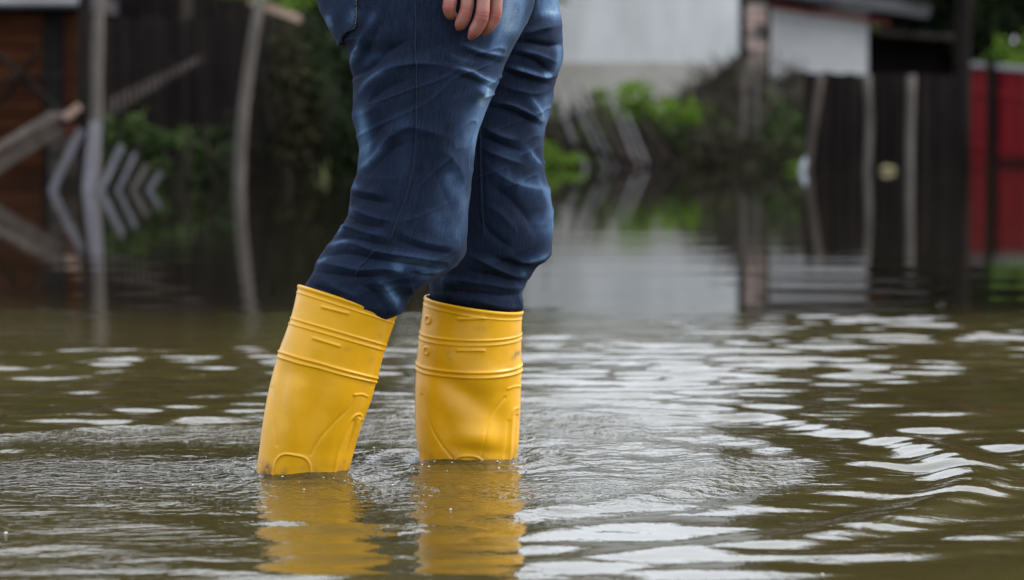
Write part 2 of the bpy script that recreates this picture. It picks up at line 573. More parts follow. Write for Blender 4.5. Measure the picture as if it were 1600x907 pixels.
wx = np.concatenate([-np.geomspace(1.75, 120, 40)[::-1], np.arange(-1.7, 1.9, 0.0095), np.geomspace(1.95, 120, 40)])
wy = np.concatenate([np.linspace(-40, 2.2, 40), np.arange(2.4, 8.9, 0.0095), np.linspace(8.95, 14, 110), np.geomspace(14.3, 130, 70)])
WX, WY = np.meshgrid(wx, wy)
X, Y = WX.ravel(), WY.ravel()
CX, CY = -0.19, 4.66                                            # where the wader stands
pw = np.stack([X, Y, 0 * X], -1)
R0 = np.hypot(X - CX, (Y - CY))
AN = np.arctan2(Y - CY, X - CX)
warp = 0.10 * vnoise(np.stack([np.cos(AN) * 2, np.sin(AN) * 2, 0 * X], -1), 31)
RR = R0 + warp
edge_n = 0.12 * vnoise(np.stack([X * 1.2, 0 * X, 0 * X], -1), 9)
rough = 1 - sstep(8.1, 8.5, Y + edge_n)                         # the wader's ripples have not reached the far water
detail = sstep(-1.9, -1.6, X) * (1 - sstep(1.75, 1.95, X)) * sstep(2.0, 2.4, Y)   # where the sheet is fine enough
inner = 1 - sstep(0.70, 0.84, RR)
patch = np.clip(0.72 + 0.85 * vnoise(np.stack([X * 0.9, Y * 0.9, 0 * X], -1), 12) + .4 * vnoise(np.stack([X * 2.0, Y * 2.6, 0 * X], -1), 14), 0.08, 1.7)
Z = np.zeros_like(X)
wr = np.random.default_rng(21)
for k in range(90):
    lam = math.exp(wr.uniform(math.log(0.05), math.log(0.27)))
    kk = 2 * math.pi / lam
    th = math.pi / 2 + wr.normal(0, 0.33)
    slope = 0.0105 * (lam / 0.15) ** -0.05
    Z += (slope / kk) * np.sin(kk * (np.cos(th) * X + np.sin(th) * Y) + wr.uniform(0, 6.28) + 0.8 * vnoise(pw * 0.8, 40 + k % 7))
Z *= patch * (1 - 0.35 * inner)
calm = np.zeros_like(X)
for k in range(14):
    lam = wr.uniform(0.25, 0.8)
    kk = 2 * math.pi / lam
    th = math.pi / 2 + wr.normal(0, 0.18)
    calm += (0.0011 / kk) * np.sin(kk * (np.cos(th) * X + np.sin(th) * Y) + wr.uniform(0, 6.28))
Z = Z * rough + calm * (1 - rough)
# rings that spread from the boots, stronger to the right where the step goes
def ring(r0, lam, w, amp, a0, aw):
    d = (AN - a0 + math.pi) % (2 * math.pi) - math.pi
    return amp * np.cos(2 * math.pi * (RR - r0) / lam) * np.exp(-((RR - r0) / w) ** 2) * (0.25 + 0.75 * np.exp(-(d / aw) ** 2))
Z += rough * (ring(0.80, 0.17, 0.10, 0.0030, 2.4, 1.6) + ring(1.04, 0.21, 0.13, 0.0100, -0.10, 0.65)
              + ring(0.62, 0.20, 0.12, 0.0040, -0.5, 0.9) + ring(1.45, 0.3, 0.2, 0.004, 0.1, 0.7))
for bx, by in ((-0.34, 4.56), (-0.07, 4.74)):
    rb = np.hypot(X - bx, Y - by)
    Z += 0.0030 * np.cos(2 * math.pi * rb / 0.062) * np.exp(-((rb - 0.08) / 0.12) ** 2)
for bx, by in ((-0.335, 4.56), (-0.072, 4.755)):
    rb = np.hypot((X - bx) / .070, (Y - by) / .069)
    Z += 0.0045 * np.exp(-(np.maximum(rb - .95, 0) / .22) ** 2)
Z += inner * 0.0016 * fbm(pw * np.array([16, 16, 1]), 61, 3) * detail
Z *= detail * (1 - sstep(40, 60, Y) * .5)
wme = mesh_np('water', np.stack([X, Y, Z], -1), grid_faces(len(wy), len(wx), False))
front = 1 - sstep(4.05, 4.5, Y + .12 * vnoise(pw * 2.2, 78))       # calmer on the near side of the boots
side_fall = np.clip(0.5 + 0.9 * vnoise(pw * np.array([2.2, 3.5, 1]), 77), 0.1, 1.3) * (1 - .85 * front)
put_attr(wme, 'chop', np.clip(inner * (0.08 + 1.0 * side_fall) + 0.05 * rough + 0.6 * np.exp(-((np.minimum(np.hypot(X + .34, Y - 4.56), np.hypot(X + .07, Y - 4.74)) - .11) / .07) ** 2), 0, 1))
put_attr(wme, 'ripple', np.clip(0.45 * rough * np.clip(vnoise(pw * np.array([1.1, 1.6, 1]), 91) * 1.2 + .45 + .5 * (1 - sstep(3.6, 4.6, Y)), 0, 1.2) * (1 - sstep(5, 7, Y) * .7) * (1 - .75 * sstep(-.1, .5, X)) + 0.008 * (1 - rough), 0, 1))
put_attr(wme, 'reflection_tone', 1 - sstep(7.4, 9.2, Y + 2 * edge_n))  # fades with distance: far colour darkened so reflections there look deeper
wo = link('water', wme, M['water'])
tag(wo, 'muddy olive flood water with ripples round the boots', 'water', kind='structure')

# ------------------------------------------------------------------ plants
def leaf_quads(centres, size, seed):
    r = np.random.default_rng(seed)
    n = len(centres)
    a = r.normal(size=(n, 3)); a /= np.linalg.norm(a, axis=1, keepdims=True)
    b = np.cross(a, r.normal(size=(n, 3))); b /= np.linalg.norm(b, axis=1, keepdims=True)
    s = (size * r.uniform(0.6, 1.3, n))[:, None]
    v = np.stack([centres - a * s, centres + b * s * .45, centres + a * s, centres - b * s * .45], 1).reshape(-1, 3)
    f = np.arange(4 * n).reshape(-1, 4)
    return v, f

def clump_points(c, rad, n, nclump, seed, hollow=0.35):
    r = np.random.default_rng(seed)
    d = r.normal(size=(nclump, 3)); d /= np.linalg.norm(d, axis=1, keepdims=True)
    cc = d * (r.uniform(hollow, 1.0, nclump) ** 0.6)[:, None] * np.asarray(rad)
    cs = r.uniform(0.16, 0.36, nclump)
    k = r.integers(0, nclump, n)
    q = r.normal(size=(n, 3)) * 0.6
    return np.asarray(c) + cc[k] + q * cs[k][:, None] * np.asarray(rad)

SEED = [100]
def bush(px0, px1, pyt, Yd, label, mat, zb=None, n=900, leaf=0.05, group=None, name='bush', cat='bush', depth=None):
    SEED[0] += 1
    l, r_ = P(px0, pyt, Yd), P(px1, pyt, Yd)
    zb = float(ground_z(np.array([l[0]]), np.array([Yd]))[0]) if zb is None else zb
    zb = max(zb, -0.05)
    w, h = (r_[0] - l[0]) / 2, l[2] - zb
    c = np.array([(l[0] + r_[0]) / 2, Yd, zb])
    root = empty(name, tuple(c), label, cat, group)
    pts = clump_points(c + [0, 0, h * .52], (w, depth or min(w, .8), h * .52), n, 16, SEED[0])
    pts = pts[pts[:, 2] > zb]
    v, f = leaf_quads(pts, leaf, SEED[0])
    o = part('foliage', v, f, mat, root, False)
    o['kind'] = 'stuff'
    st = []
    rr = np.random.default_rng(SEED[0])
    for k in range(7):
        e = c + np.array([rr.uniform(-.7, .7) * w, rr.uniform(-.3, .3), h * rr.uniform(.5, .85)])
        st.append(beam_verts(c + np.array([rr.uniform(-.3, .3) * w, 0, -0.2]), e, .025, .025, taper=.4, rough=.06, nseg=3))
    part('stem', *merge(st), M['bark'], root)
    return root

def tree(x, y, h, cr, label, mat, low=0.25, n=2600, leaf=0.20, group=None):
    SEED[0] += 1
    s = SEED[0]
    zb = float(ground_z(np.array([x]), np.array([y]))[0])
    root = empty('tree', (x, y, zb), label, 'tree', group)
    b = np.array([x, y, zb])
    rr = np.random.default_rng(s)
    tr = [beam_verts(b - [0, 0, .3], b + [rr.normal() * .2, rr.normal() * .2, h * .7], .05 * h, .05 * h, taper=.35, rough=.15, sides=7)]
    for k in range(7):
        z0 = h * rr.uniform(.2, .6)
        a = rr.uniform(0, 6.28)
        tr.append(beam_verts(b + [0, 0, z0], b + [math.cos(a) * cr * .75, math.sin(a) * cr * .75, z0 + h * rr.uniform(.1, .3)],
                             .016 * h, .016 * h, taper=.3, rough=.2, sides=5))
    part('trunk', *merge(tr), M['bark'], root)
    ch = h * (1 - low) / 2
    pts = clump_points(b + [0, 0, h * low + ch], (cr, cr, ch), n, 34, s, .3)
    o = part('crown', *leaf_quads(pts, leaf, s), mat, root, False)
    o['kind'] = 'stuff'
    return root

# ------------------------------------------------------------------ background: pieces
def solid(name, px0, px1, pyt, Yd, depth, mat, parent, pyb=None, zb=-0.3, lean=0.0):
    """a box whose front stands at Yd and fills the given outline"""
    a, b = P(px0, pyt, Yd), P(px1, pyt, Yd)
    z0 = P(px0, pyb, Yd)[2] if pyb is not None else zb
    me = box_data(b[0] - a[0], depth, a[2] - z0, bev=min(.01, (b[0] - a[0]) * .1))
    off = world_origin(parent) if parent is not None else np.zeros(3)
    o = link(name, me, mat, parent, tuple(np.array([(a[0] + b[0]) / 2, Yd + depth / 2, z0]) - off))
    return o

def single_beam(name, a, b, w, d, mat, label, cat, group=None, taper=1.0, rough=.02, sides=4):
    v, f = beam_verts(a, b, w, d, taper=taper, rough=rough, sides=sides)
    v0 = np.asarray(a, float)
    me = mesh_np(name, v - v0, f, sides > 4)
    o = link(name, me, mat, None, tuple(v0))
    return tag(o, label, cat, group)

def fence(name, label, px0, px1, Y0, Y1, pyt0, pyt1, n, mat, zb=-0.35, gap=.12, rails=(0.3, 0.8), group=None, railmat=None, jz=.03, cat='fence', stagger=0.0):
    a, b = P(px0, pyt0, Y0), P(px1, pyt1, Y1)
    root = empty(name, (float(a[0]), float(a[1]), 0), label, cat, group)
    L = math.hypot(b[0] - a[0], b[1] - a[1])
    ang = math.atan2(b[1] - a[1], b[0] - a[0])
    w = L / n
    me = box_data(w * (1 - gap), .022, 1.0, bev=.003)
    for i in range(n):
        f = (i + .5) / n
        q = a + (b - a) * f
        z = q[2] + random.uniform(-jz, jz)
        o = link('slat', me, mat, root, (q[0] - a[0], q[1] - a[1] + random.uniform(-.004, .004) + stagger * (i % 2), zb),
                 (random.gauss(0, .006), random.gauss(0, .009), ang + random.gauss(0, .015)))
        o.scale = (1, 1, z - zb)
    for rz in rails:
        q0 = np.array([a[0], a[1] + .045, zb + (a[2] - zb) * rz]); q1 = np.array([b[0], b[1] + .045, zb + (b[2] - zb) * rz])
        part('rail', *beam_verts(q0, q1, .05, .08), railmat or mat, root, False)
    return root

# --- left: wooden shed
YS = 27.0
r = empty('wooden_shed', tuple(P(40, 297, YS)), 'orange brown plank shed with grey roof edge and dark doorway', 'shed')
solid('wall', -260, 119, 5, YS + .05, 3.0, M['black_gap'], r)
ys = np.linspace(22, 288, 11)
for i in range(10):
    for (x0, x1) in ((-258, 66), ):
        solid('plank', x0 + random.uniform(0, 2), x1, ys[i], YS + random.uniform(-.004, .004), .05, M['orange_wood'], r, pyb=ys[i + 1] - 1.6)
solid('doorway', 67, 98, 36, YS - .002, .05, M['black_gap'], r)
for (x0, x1) in ((99, 122),):
    solid('corner_board', x0, x1, 22, YS - .03, .06, M['orange_wood'], r)
solid('roof', -280, 128, -14, YS - .30, 3.6, M['roof_grey'], r, pyb=12)
solid('fascia', -282, 126, -4, YS - .33, .025, M['grey_metal'], r, pyb=7.5)

# --- left: crossing poles in front of the shed, fallen beams, stakes
YF = 22.6
for (a, b, w, l) in (((-30, 60), (112, 190), 9, 'dark pole sloping down across the orange shed wall'),
                     ((-20, 185), (62, 78), 8, 'dark pole rising steeply across the orange shed wall'),
                     ((-30, 130), (95, 118), 6, 'thin dark pole lying nearly level across the orange shed wall')):
    single_beam('leaning_pole', P(*a, YF + 1.6), P(*b, YF + 1.3), w * YF / FPX, .04, M['dark_wood'], l, 'pole', 'dark crossing poles by the shed', sides=6)
single_beam('fallen_beam', P(-60, 292, YF + .2), P(122, 168, YF + .9), .055, .05, M['brown_wood'], 'uppermost dark beam of the collapsed fence, its end high by the tall post', 'beam', 'fallen beams of the collapsed fence')
single_beam('fallen_beam', P(-60, 262, YF + .3), P(82, 178, YF + 1.0), .055, .05, M['grey_wood'], 'shorter grey beam lying behind the uppermost fallen beam', 'beam', 'fallen beams of the collapsed fence')
single_beam('fallen_beam', P(-60, 308, YF), P(96, 204, YF + .6), .06, .05, M['brown_wood'], 'lowest brown beam of the collapsed fence, sinking into the water', 'beam', 'fallen beams of the collapsed fence')
single_beam('broken_board', P(101, 184, YF + .75), P(124, 166, YF + .75), .062, .055, M['fresh_wood'], 'short board with a fresh pinkish cut end on the fallen beams', 'board')
single_beam('broken_board', P(60, 196, YF + .5), P(96, 178, YF + .55), .045, .04, M['lath_wood'], 'splintered pinkish board lying along the fallen beams', 'board')
single_beam('red_board', P(74, 218, YF + .6), P(112, 203, YF + .6), .06, .04, M['fascia_red'], 'small dull red board under the fallen beams', 'board')
single_beam('fence_post', P(146, 304, YF + .5) - [0, 0, .3], P(156, -60, YF + .5), .092, .092, M['grey_wood'], 'tall straight grey post beside the plank shed', 'post', sides=7, taper=.85)
single_beam('dark_post', P(131, 300, YF + .9) - [0, 0, .3], P(134, -60, YF + .9), .11, .11, M['dark_wood'], 'broad dark post close behind the tall grey post', 'post', sides=7)
single_beam('wooden_stake', P(133, 302, YF - .1) - [0, 0, .25], P(150, 190, YF - .05), .095, .06, M['pale_wood'], 'thick pale stake standing against the tall grey post', 'stake', 'pale stakes standing in the water')
single_beam('wooden_stake', P(65, 300, YF - .1) - [-.05, 0, .08], P(128, 203, YF - .1), .062, .04, M['pale_wood'], 'long pale stake slanting from the water towards the tall grey post', 'stake', 'pale stakes standing in the water')
for (x0, x1, y1, l) in ((154, 190, 228, 'tallest of the four short slanting pickets, nearest the tall grey post'),
                        (178, 211, 240, 'second tallest slanting picket in the water'),
                        (201, 230, 258, 'third of the short slanting pickets, lower than its left neighbour'),
                        (228, 252, 270, 'shortest slanting picket, at the end away from the tall post')):
    single_beam('slanting_picket', P(x0, 299, YF - .1) - [.04, 0, .10], P(x1, y1, YF - .1), .038 + .022 * ((x0 * 7) % 5) / 4, .03, M['grey_wood' if x0 == 201 else 'pale_wood'], l, 'picket', 'short slanting pickets in the water')
solid_r = empty('water_butt', tuple(P(105, 297, YF + 1.2)), 'dull brown barrel half hidden behind the slanting stake', 'barrel')
bm = bmesh.new()
prof = [(.13, -.3), (.14, 0), (.155, .2), (.14, .42), (.13, .44)]
vs = []
for (rad, z) in prof:
    vs.append([bm.verts.new((rad * math.cos(q * math.pi / 10), rad * math.sin(q * math.pi / 10), z)) for q in range(20)])
for i in range(len(vs) - 1):
    for j in range(20):
        bm.faces.new((vs[i][j], vs[i][(j + 1) % 20], vs[i + 1][(j + 1) % 20], vs[i + 1][j]))
bm.faces.new(vs[-1])
me = bpy.data.meshes.new('barrel'); bm.to_mesh(me); bm.free()
link('staves', me, M['brown_wood'], solid_r)
me2 = bpy.data.meshes.new('hoop')
bm = bmesh.new()
bmesh.ops.create_cone(bm, cap_ends=False, segments=20, radius1=.158, radius2=.158, depth=.035)
bm.to_mesh(me2); bm.free()
for z in (.08, .30):
    link('hoop', me2, M['dark_wood'], solid_r, (0, 0, z))

# --- left: dark fence, barn behind it, sloping row of laths, hedge, leaning post
fence('picket_fence', 'dark picket fence standing in the water behind the leaning post', 164, 420, 24.6, 24.6, 32, 26, 27, M['dark_wood'])
r = empty('dark_barn', tuple(P(300, 297, 29)), 'dark weathered barn behind the picket fence', 'barn')
solid('wall', 118, 395, -150, 29.2, 4.0, M['dark_wood'], r)
for i in range(12):
    x0 = 118 + i * 23.1
    solid('plank', x0, x0 + 21.5, -148, 29.15 + random.uniform(-.01, .01), .04, M['brown_wood' if i % 5 == 2 else 'dark_wood'], r)
v, f = beam_verts(P(100, -135, 28.7), P(425, -175, 28.7), .15, .7)
part('roof', v, f, M['roof_grey'], r, False)
r = empty('sloping_railing', tuple(P(165, 170, 24.2)), 'pale sloping row of short laths against the dark picket fence', 'railing')
part('rail', *beam_verts(P(162, 178, 24.25), P(318, 92, 24.25), .045, .03), M['brown_wood'], r, False)
part('rail', *beam_verts(P(162, 160, 24.25), P(318, 86, 24.25), .03, .03), M['brown_wood'], r, False)
for i in range(15):
    f = (i + .4) / 15
    x = 166 + 144 * f
    top = 156 - 68 * f
    part('lath', *beam_verts(P(x, top + 30 - 20 * f, 24.2), P(x, top, 24.2), .022, .018), M['lath_wood'], r, False)
single_beam('leaning_post', P(376, 304, YF + .8) - [.02, 0, .3], P(408, -8, YF + .9), .098, .098, M['grey_wood'], 'slim grey post leaning in front of the dark hedge', 'post', sides=8, taper=.9, rough=.12)
for i, (x0, x1, t, l) in enumerate(((160, 235, 182, 'low green bush at the foot of the picket fence beside the pickets'),
                                    (222, 320, 190, 'mid green bush in the middle of the picket fence'),
                                    (300, 385, 200, 'darker green bush next to the leaning grey post'))):
    bush(x0, x1, t, 24.0, l, M['leaf_dark' if i == 2 else 'leaf_mid'], n=500, leaf=.045, group='bushes along the picket fence', zb=-.05)
for i, (x0, x1, t, l) in enumerate(((380, 520, 40, 'dark evergreen shrub behind the hedge by the leaning post'),
                                    (500, 640, 30, 'dark evergreen shrub behind the hedge and the near leg'),
                                    (620, 780, 20, 'dark evergreen shrub between the hedge and the white house'))):
    bush(x0, x1, t, 28.0 + .4 * i, l, M['leaf_dark'], n=3000, leaf=.07, group='dark hedge along the shore', zb=-.05, name='hedge_shrub', cat='hedge')
for i, (x0, x1, t, l) in enumerate(((395, 500, 34, 'tall dark hedge shrub behind the leaning post'),
                                    (450, 600, 20, 'tall dark hedge shrub touching the back of the jeans'),
                                    (560, 720, 8, 'tall dark hedge shrub hidden mostly behind the legs'))):
    bush(x0, x1, t, 24.6 + .3 * i, l, M['leaf_brown' if i != 1 else 'leaf_dark'], n=2600, leaf=.045, group='dark hedge along the shore', zb=-.05, name='hedge_shrub', cat='hedge')
single_beam('roof_rafter', P(392, 2, 26.5), P(468, 30, 26.0), .07, .05, M['fresh_wood'], 'pale pinkish rafter end above the dark hedge', 'rafter')
bush(345, 520, -42, 26.8, 'bright green shrub overhanging the top of the dark hedge', M['leaf_bright'], zb=P(300, 14, 26.8)[2], n=900, leaf=.05)

# --- right: houses
YH = 40.0
r = empty('white_house', tuple(P(950, 200, YH)), 'white plastered house with stained beige plinth behind the bushes', 'house')
solid('wall', 720, 1156, -300, YH, 6.0, M['white_wall'], r, zb=.0)
solid('plinth', 718, 1128, 97, YH - .03, .06, M['beige_plinth'], r, zb=-.1)
a, b = P(690, -300, YH), P(1172, -300, YH)
rv = np.array([[a[0], YH - .5, a[2] - .1], [b[0], YH - .5, b[2] - .1], [b[0], YH + 3, b[2] + 1.5], [a[0], YH + 3, a[2] + 1.5],
               [b[0], YH + 6.5, b[2] - .1], [a[0], YH + 6.5, a[2] - .1]])
rv = np.concatenate([rv, rv + [0, 0, .12]])
part('roof', rv, [[0, 1, 2, 3], [3, 2, 4, 5], [6, 9, 8, 7], [9, 11, 10, 8], [0, 6, 7, 1], [5, 4, 10, 11], [1, 7, 8, 2], [2, 8, 10, 4], [0, 3, 9, 6], [3, 5, 11, 9]], M['roof_grey'], r, False)
r = empty('small_white_house', tuple(P(1280, 200, 42)), 'small white house under a low grey roof with red fascia', 'house')
solid('wall', 1203, 1357, 14, 42, 4.0, M['plaster_white'], r, zb=.0)
part('roof', *beam_verts(P(1150, -16, 43.6), P(1425, 26, 43.6), 3.9, .20, up=(0, 0, 1)), M['roof_grey'], r, False)
part('fascia', *beam_verts(P(1190, 7, 41.55), P(1392, 37, 41.55), .03, .085, up=(0, 0, 1)), M['fascia_red'], r, False)
r = empty('dark_shed', tuple(P(1415, 200, 43)), 'low dark shed at the end of the small white house', 'shed')
solid('wall', 1362, 1478, 58, 43, 3.0, M['dark_wood'], r, zb=0)
for i in range(6):
    solid('plank', 1363 + i * 19, 1380.5 + i * 19, 60, 42.97 + random.uniform(-.006, .006), .03, M['dark_wood'], r, zb=0)
part('roof', *beam_verts(P(1352, 56, 43.5), P(1486, 64, 43.5), 3.2, .08, up=(0, 0, 1)), M['brown_wood'], r, False)

# brick pillar with timber posts between the two houses
r = empty('brick_pillar', tuple(P(1182, 200, 39)), 'old brick pillar with gaps between the two white houses', 'pillar')
a, b = P(1166, 6, 39), P(1199, 6, 39)
pw_, ph_ = b[0] - a[0], a[2]
link('core', box_data(pw_ * .94, .24, ph_, bev=.004), M['mortar'], r, tuple(np.array([(a[0] + b[0]) / 2, 39.13, 0]) - world_origin(r)))
bmes = {}
nb = int(ph_ / .09)
for i in range(nb):
    for j in range(2):
        if random.random() < .16: continue
        xx = a[0] + pw_ * (.25 + .5 * j) + (.02 if i % 2 else -.02)
        bm_k = random.choice(('brick', 'brick', 'mortar', 'grey_wood'))
        if bm_k not in bmes: bmes[bm_k] = box_data(pw_ * .47, .12, .075, bev=.004)
        link('brick', bmes[bm_k], M[bm_k], r, tuple(np.array([xx, 39.04 + random.uniform(-.01, .01), i * .09 + .005]) - world_origin(r)), (0, 0, random.gauss(0, .02)))
single_beam('timber_post', P(1161, 270, 38.8), P(1162, 4, 38.8), .05, .05, M['dark_wood'], 'dark timber post on the white house side of the brick pillar', 'post', 'timber posts at the brick pillar')
single_beam('timber_post', P(1204, 270, 38.8), P(1202, 4, 38.8), .05, .05, M['dark_wood'], 'dark timber post on the small house side of the brick pillar', 'post', 'timber posts at the brick pillar')
bush(1150, 1185, -30, 41.0, 'dark leafy shrub top between the two houses', M['leaf_dark'], n=500, leaf=.06)

# brush heap
def brush_heap(px0, px1, prof, Yd, label, n=150, seed=5):
    l, r_ = P(px0, 265, Yd), P(px1, 265, Yd)
    root = empty('brush_heap', ((l[0] + r_[0]) / 2, Yd, 0), label, 'brushwood')
    nx, ny = 60, 26
    xs = np.linspace(px0, px1, nx)
    tops = np.interp(xs, [p[0] for p in prof], [p[1] for p in prof])
    V = []
    for j in range(ny):
        t = j / (ny - 1)
        for i in range(nx):
            top = P(xs[i], tops[i], Yd)[2]
            z = -.3 + (top + .3) * math.sin(min(t * 1.15, 1) * math.pi / 2) ** .8
            V.append([P(xs[i], 200, Yd)[0], Yd - .9 + 1.5 * t, z])
    V = np.array(V)
    V[:, 2] += .07 * fbm(V * 3.0, 3, 4)
    V[:, 1] += .10 * fbm(V * 2.3 + 9, 4, 4)
    part('mound', V, grid_faces(ny, nx, False), M['earth'], root)
    rr = np.random.default_rng(seed)
    st = []
    for k in range(n):
        i = rr.integers(0, nx); j = rr.integers(2, ny)
        c = V[j * nx + i]
        d = rr.normal(size=3) * [1, .5, .55]
        d /= np.linalg.norm(d)
        L = rr.uniform(.15, .5)
        st.append(beam_verts(c - d * L, c + d * L + [0, 0, .06], .02, .02, taper=.4, rough=.05, nseg=3))
    o = part('twigs', *merge(st), M['brown_wood'], root)
    o['kind'] = 'stuff'
    idx = rr.integers(0, len(V), 2200)
    pts = V[idx] + rr.normal(size=(2200, 3)) * .06
    o = part('leaves', *leaf_quads(pts, .035, seed), M['leaf_brown'], root, False)
    o['kind'] = 'stuff'
    return root
brush_heap(1035, 1290, [(1035, 215), (1060, 165), (1100, 132), (1140, 110), (1156, 92), (1170, 128), (1215, 128), (1262, 116), (1290, 200)], 35.5,
           'big heap of brushwood and earth below the brick pillar')
brush_heap(845, 1060, [(845, 190), (900, 185), (950, 190), (1000, 180), (1060, 190)], 37.2, 'low heap of dark branches behind the leaning boards', 90, 8)

for (x0, x1, t, l) in ((1163, 1166, 108, 'weathered dark stake in front of the brushwood heap, towards the white house'), (1184, 1181, 96, 'tallest weathered stake in front of the brushwood heap'),
                       (1203, 1206, 118, 'weathered stake in front of the brushwood heap, towards the plank fence'), (1222, 1219, 140, 'shortest weathered stake in front of the brushwood heap')):
    single_beam('old_stake', P(x0, 272, 34.2) - [0, 0, .2], P(x1, t, 34.3), .055, .04, M['grey_wood'], l, 'stake', 'weathered stakes before the brushwood heap')
# bright bushes and grass
bush(925, 1035, 128, 36.4, 'bright green bush in front of the white house plinth', M['leaf_bright'], zb=.45, n=1100, leaf=.05)
bush(1028, 1098, 152, 35.0, 'small bright green bush beside the brushwood heap', M['leaf_bright'], zb=.45, n=600, leaf=.045)
bush(1040, 1150, 168, 34.4, 'mid green creeper over the side of the brushwood heap', M['leaf_mid'], zb=.1, n=260, leaf=.045)
bush(1180, 1270, 172, 34.0, 'mid green creeper beside the leaning fence post', M['leaf_mid'], zb=.0, n=300, leaf=.045)
bush(838, 918, 226, 33.0, 'low yellowish green plant at the water edge below the leaning boards', M['leaf_bright'], zb=-.12, n=500, leaf=.05)
bush(880, 960, 190, 34.6, 'green weeds growing up between the leaning boards', M['leaf_mid'], zb=.0, n=500, leaf=.045)
bush(1195, 1262, 150, 33.6, 'green weeds at the end of the dark plank fence', M['leaf_mid'], zb=.0, n=420, leaf=.045)
bush(1235, 1290, 250, 31.6, 'small yellowish plant at the foot of the leaning fence post', M['leaf_bright'], zb=-.12, n=160, leaf=.035)
bush(1060, 1190, 215, 33.4, 'dull green weeds at the foot of the brushwood heap', M['leaf_brown'], zb=-.05, n=700, leaf=.045)

# boards of the collapsed fence, leaning
lean = [((868, 140), (938, 292), 7, 'weathered_wood', 'grey leaning board nearest the jeans'),
        ((918, 148), (995, 292), 5, 'brown_wood', 'thin dark leaning board between two grey ones'),
        ((946, 170), (1008, 290), 5, 'dark_wood', 'thin nearly black leaning board towards the brushwood heap'),
        ((890, 165), (952, 288), 5, 'dark_wood', 'thin nearly black leaning board towards the jeans'),
        ((884, 128), (968, 290), 6, 'weathered_wood', 'second leaning board from the jeans, starting highest'),
        ((862, 178), (918, 280), 6, 'brown_wood', 'short dark leaning board low beside the jeans'),
        ((905, 132), (988, 290), 6, 'weathered_wood', 'long grey leaning board in the middle of the row'),
        ((930, 150), (1003, 290), 5, 'brown_wood', 'brown leaning board in front of the left half of the bright bush'),
        ((957, 158), (1016, 288), 6, 'weathered_wood', 'pale leaning board below the bright bush'),
        ((978, 176), (1028, 286), 5, 'weathered_wood', 'last leaning board, next to the brushwood heap')]
for k, (a, b, w, mt, l) in enumerate(lean):
    Yk = 32.8 + .12 * (k % 3)
    single_beam('leaning_board', P(b[0], b[1] - 8, Yk - .2) - [0, 0, .15], P(a[0], a[1], Yk + .5), w * .72 * 33 / FPX, .025, M[mt], l, 'board', 'boards of the collapsed fence by the white house', rough=.05)
for k in range(9):
    x0 = 856 + k * 19 + random.uniform(-6, 6)
    dx, y0 = random.uniform(48, 92), random.uniform(140, 205)
    Yk = 33.3 + .1 * (k % 4)
    single_beam('leaning_stake', P(x0 + dx, 284, Yk - .1) - [0, 0, .15], P(x0, y0, Yk + .4), .026, .022, M['dark_wood' if k % 2 else 'brown_wood'],
                'thin dark stake leaning among the grey boards of the collapsed fence', 'stake', 'thin stakes among the leaning boards', rough=.05)
single_beam('fallen_rail', P(850, 215, 32.9), P(1020, 262, 32.6), .05, .05, M['dark_wood'], 'dark rail lying across the leaning boards', 'rail')
single_beam('fallen_branch', P(1075, 225, 32.4), P(1258, 272, 32.0), .06, .06, M['dark_wood'], 'dark bent branch sloping from the brushwood heap into the water', 'branch', rough=.25, sides=6, taper=.5)

# dark plank fence with pale posts
fence('plank_fence', 'dark plank fence behind three pale posts', 1262, 1500, 31.3, 31.3, 114, 120, 21, M['dark_wood'], gap=-.5, jz=.012, stagger=.03)
single_beam('fence_post', P(1257, 268, 30.9) - [0, 0, .3], P(1283, 116, 31.0), .085, .085, M['brown_wood'], 'leaning brown post at the free end of the dark plank fence', 'post', 'posts before the dark plank fence', sides=7, rough=.10)
single_beam('fence_post', P(1350, 268, 30.9) - [0, 0, .3], P(1354, 116, 31.0), .085, .085, M['grey_wood'], 'upright grey post in the middle of the dark plank fence', 'post', 'posts before the dark plank fence', sides=7, rough=.06)
single_beam('fence_post', P(1421, 268, 30.9) - [0, 0, .3], P(1424, 118, 31.0), .09, .09, M['grey_wood'], 'straight grey post of the dark plank fence nearest the tall dark pole', 'post', 'posts before the dark plank fence', sides=7, rough=.05)
single_beam('utility_pole', P(1503, 262, 32.5) - [0, 0, .3], P(1506, -420, 32.5), .20, .20, M['dark_wood'], 'tall dark pole beside the red fence', 'pole', sides=9, taper=.85)

# red fence
r = fence('red_fence', 'red board fence with grey capping behind the tall dark pole', 1512, 1760, 36.8, 33.0, 104, 130, 16, M['red_paint'], gap=.04, jz=.004, rails=(.35, .8))
a, b = P(1510, 100, 36.78), P(1764, 124, 32.95)
part('capping', *beam_verts(a, b, .09, .06, up=(0, 0, 1)), M['grey_metal'], r, False)
part('post', *beam_verts(P(1550, 300, 36.0) - [0, 0, .0], P(1550, 99, 36.0), .13, .10), M['dark_wood'], r, False)
part('crossbar', *beam_verts(P(1556, 251, 35.85), P(1760, 254, 32.8), .05, .05), M['dark_wood'], r, False)
bush(1500, 1680, -30, 42.5, 'dark leafy shrub above the grey capping of the red fence', M['leaf_dark'], n=4500, leaf=.10)
bush(1440, 1560, 40, 46.0, 'dark shrub between the low dark shed and the red fence', M['leaf_dark'], n=4500, leaf=.10)
bush(1535, 1640, 52, 38.6, 'light green bush behind the grey capping of the red fence', M['leaf_bright'], n=1200, leaf=.055)

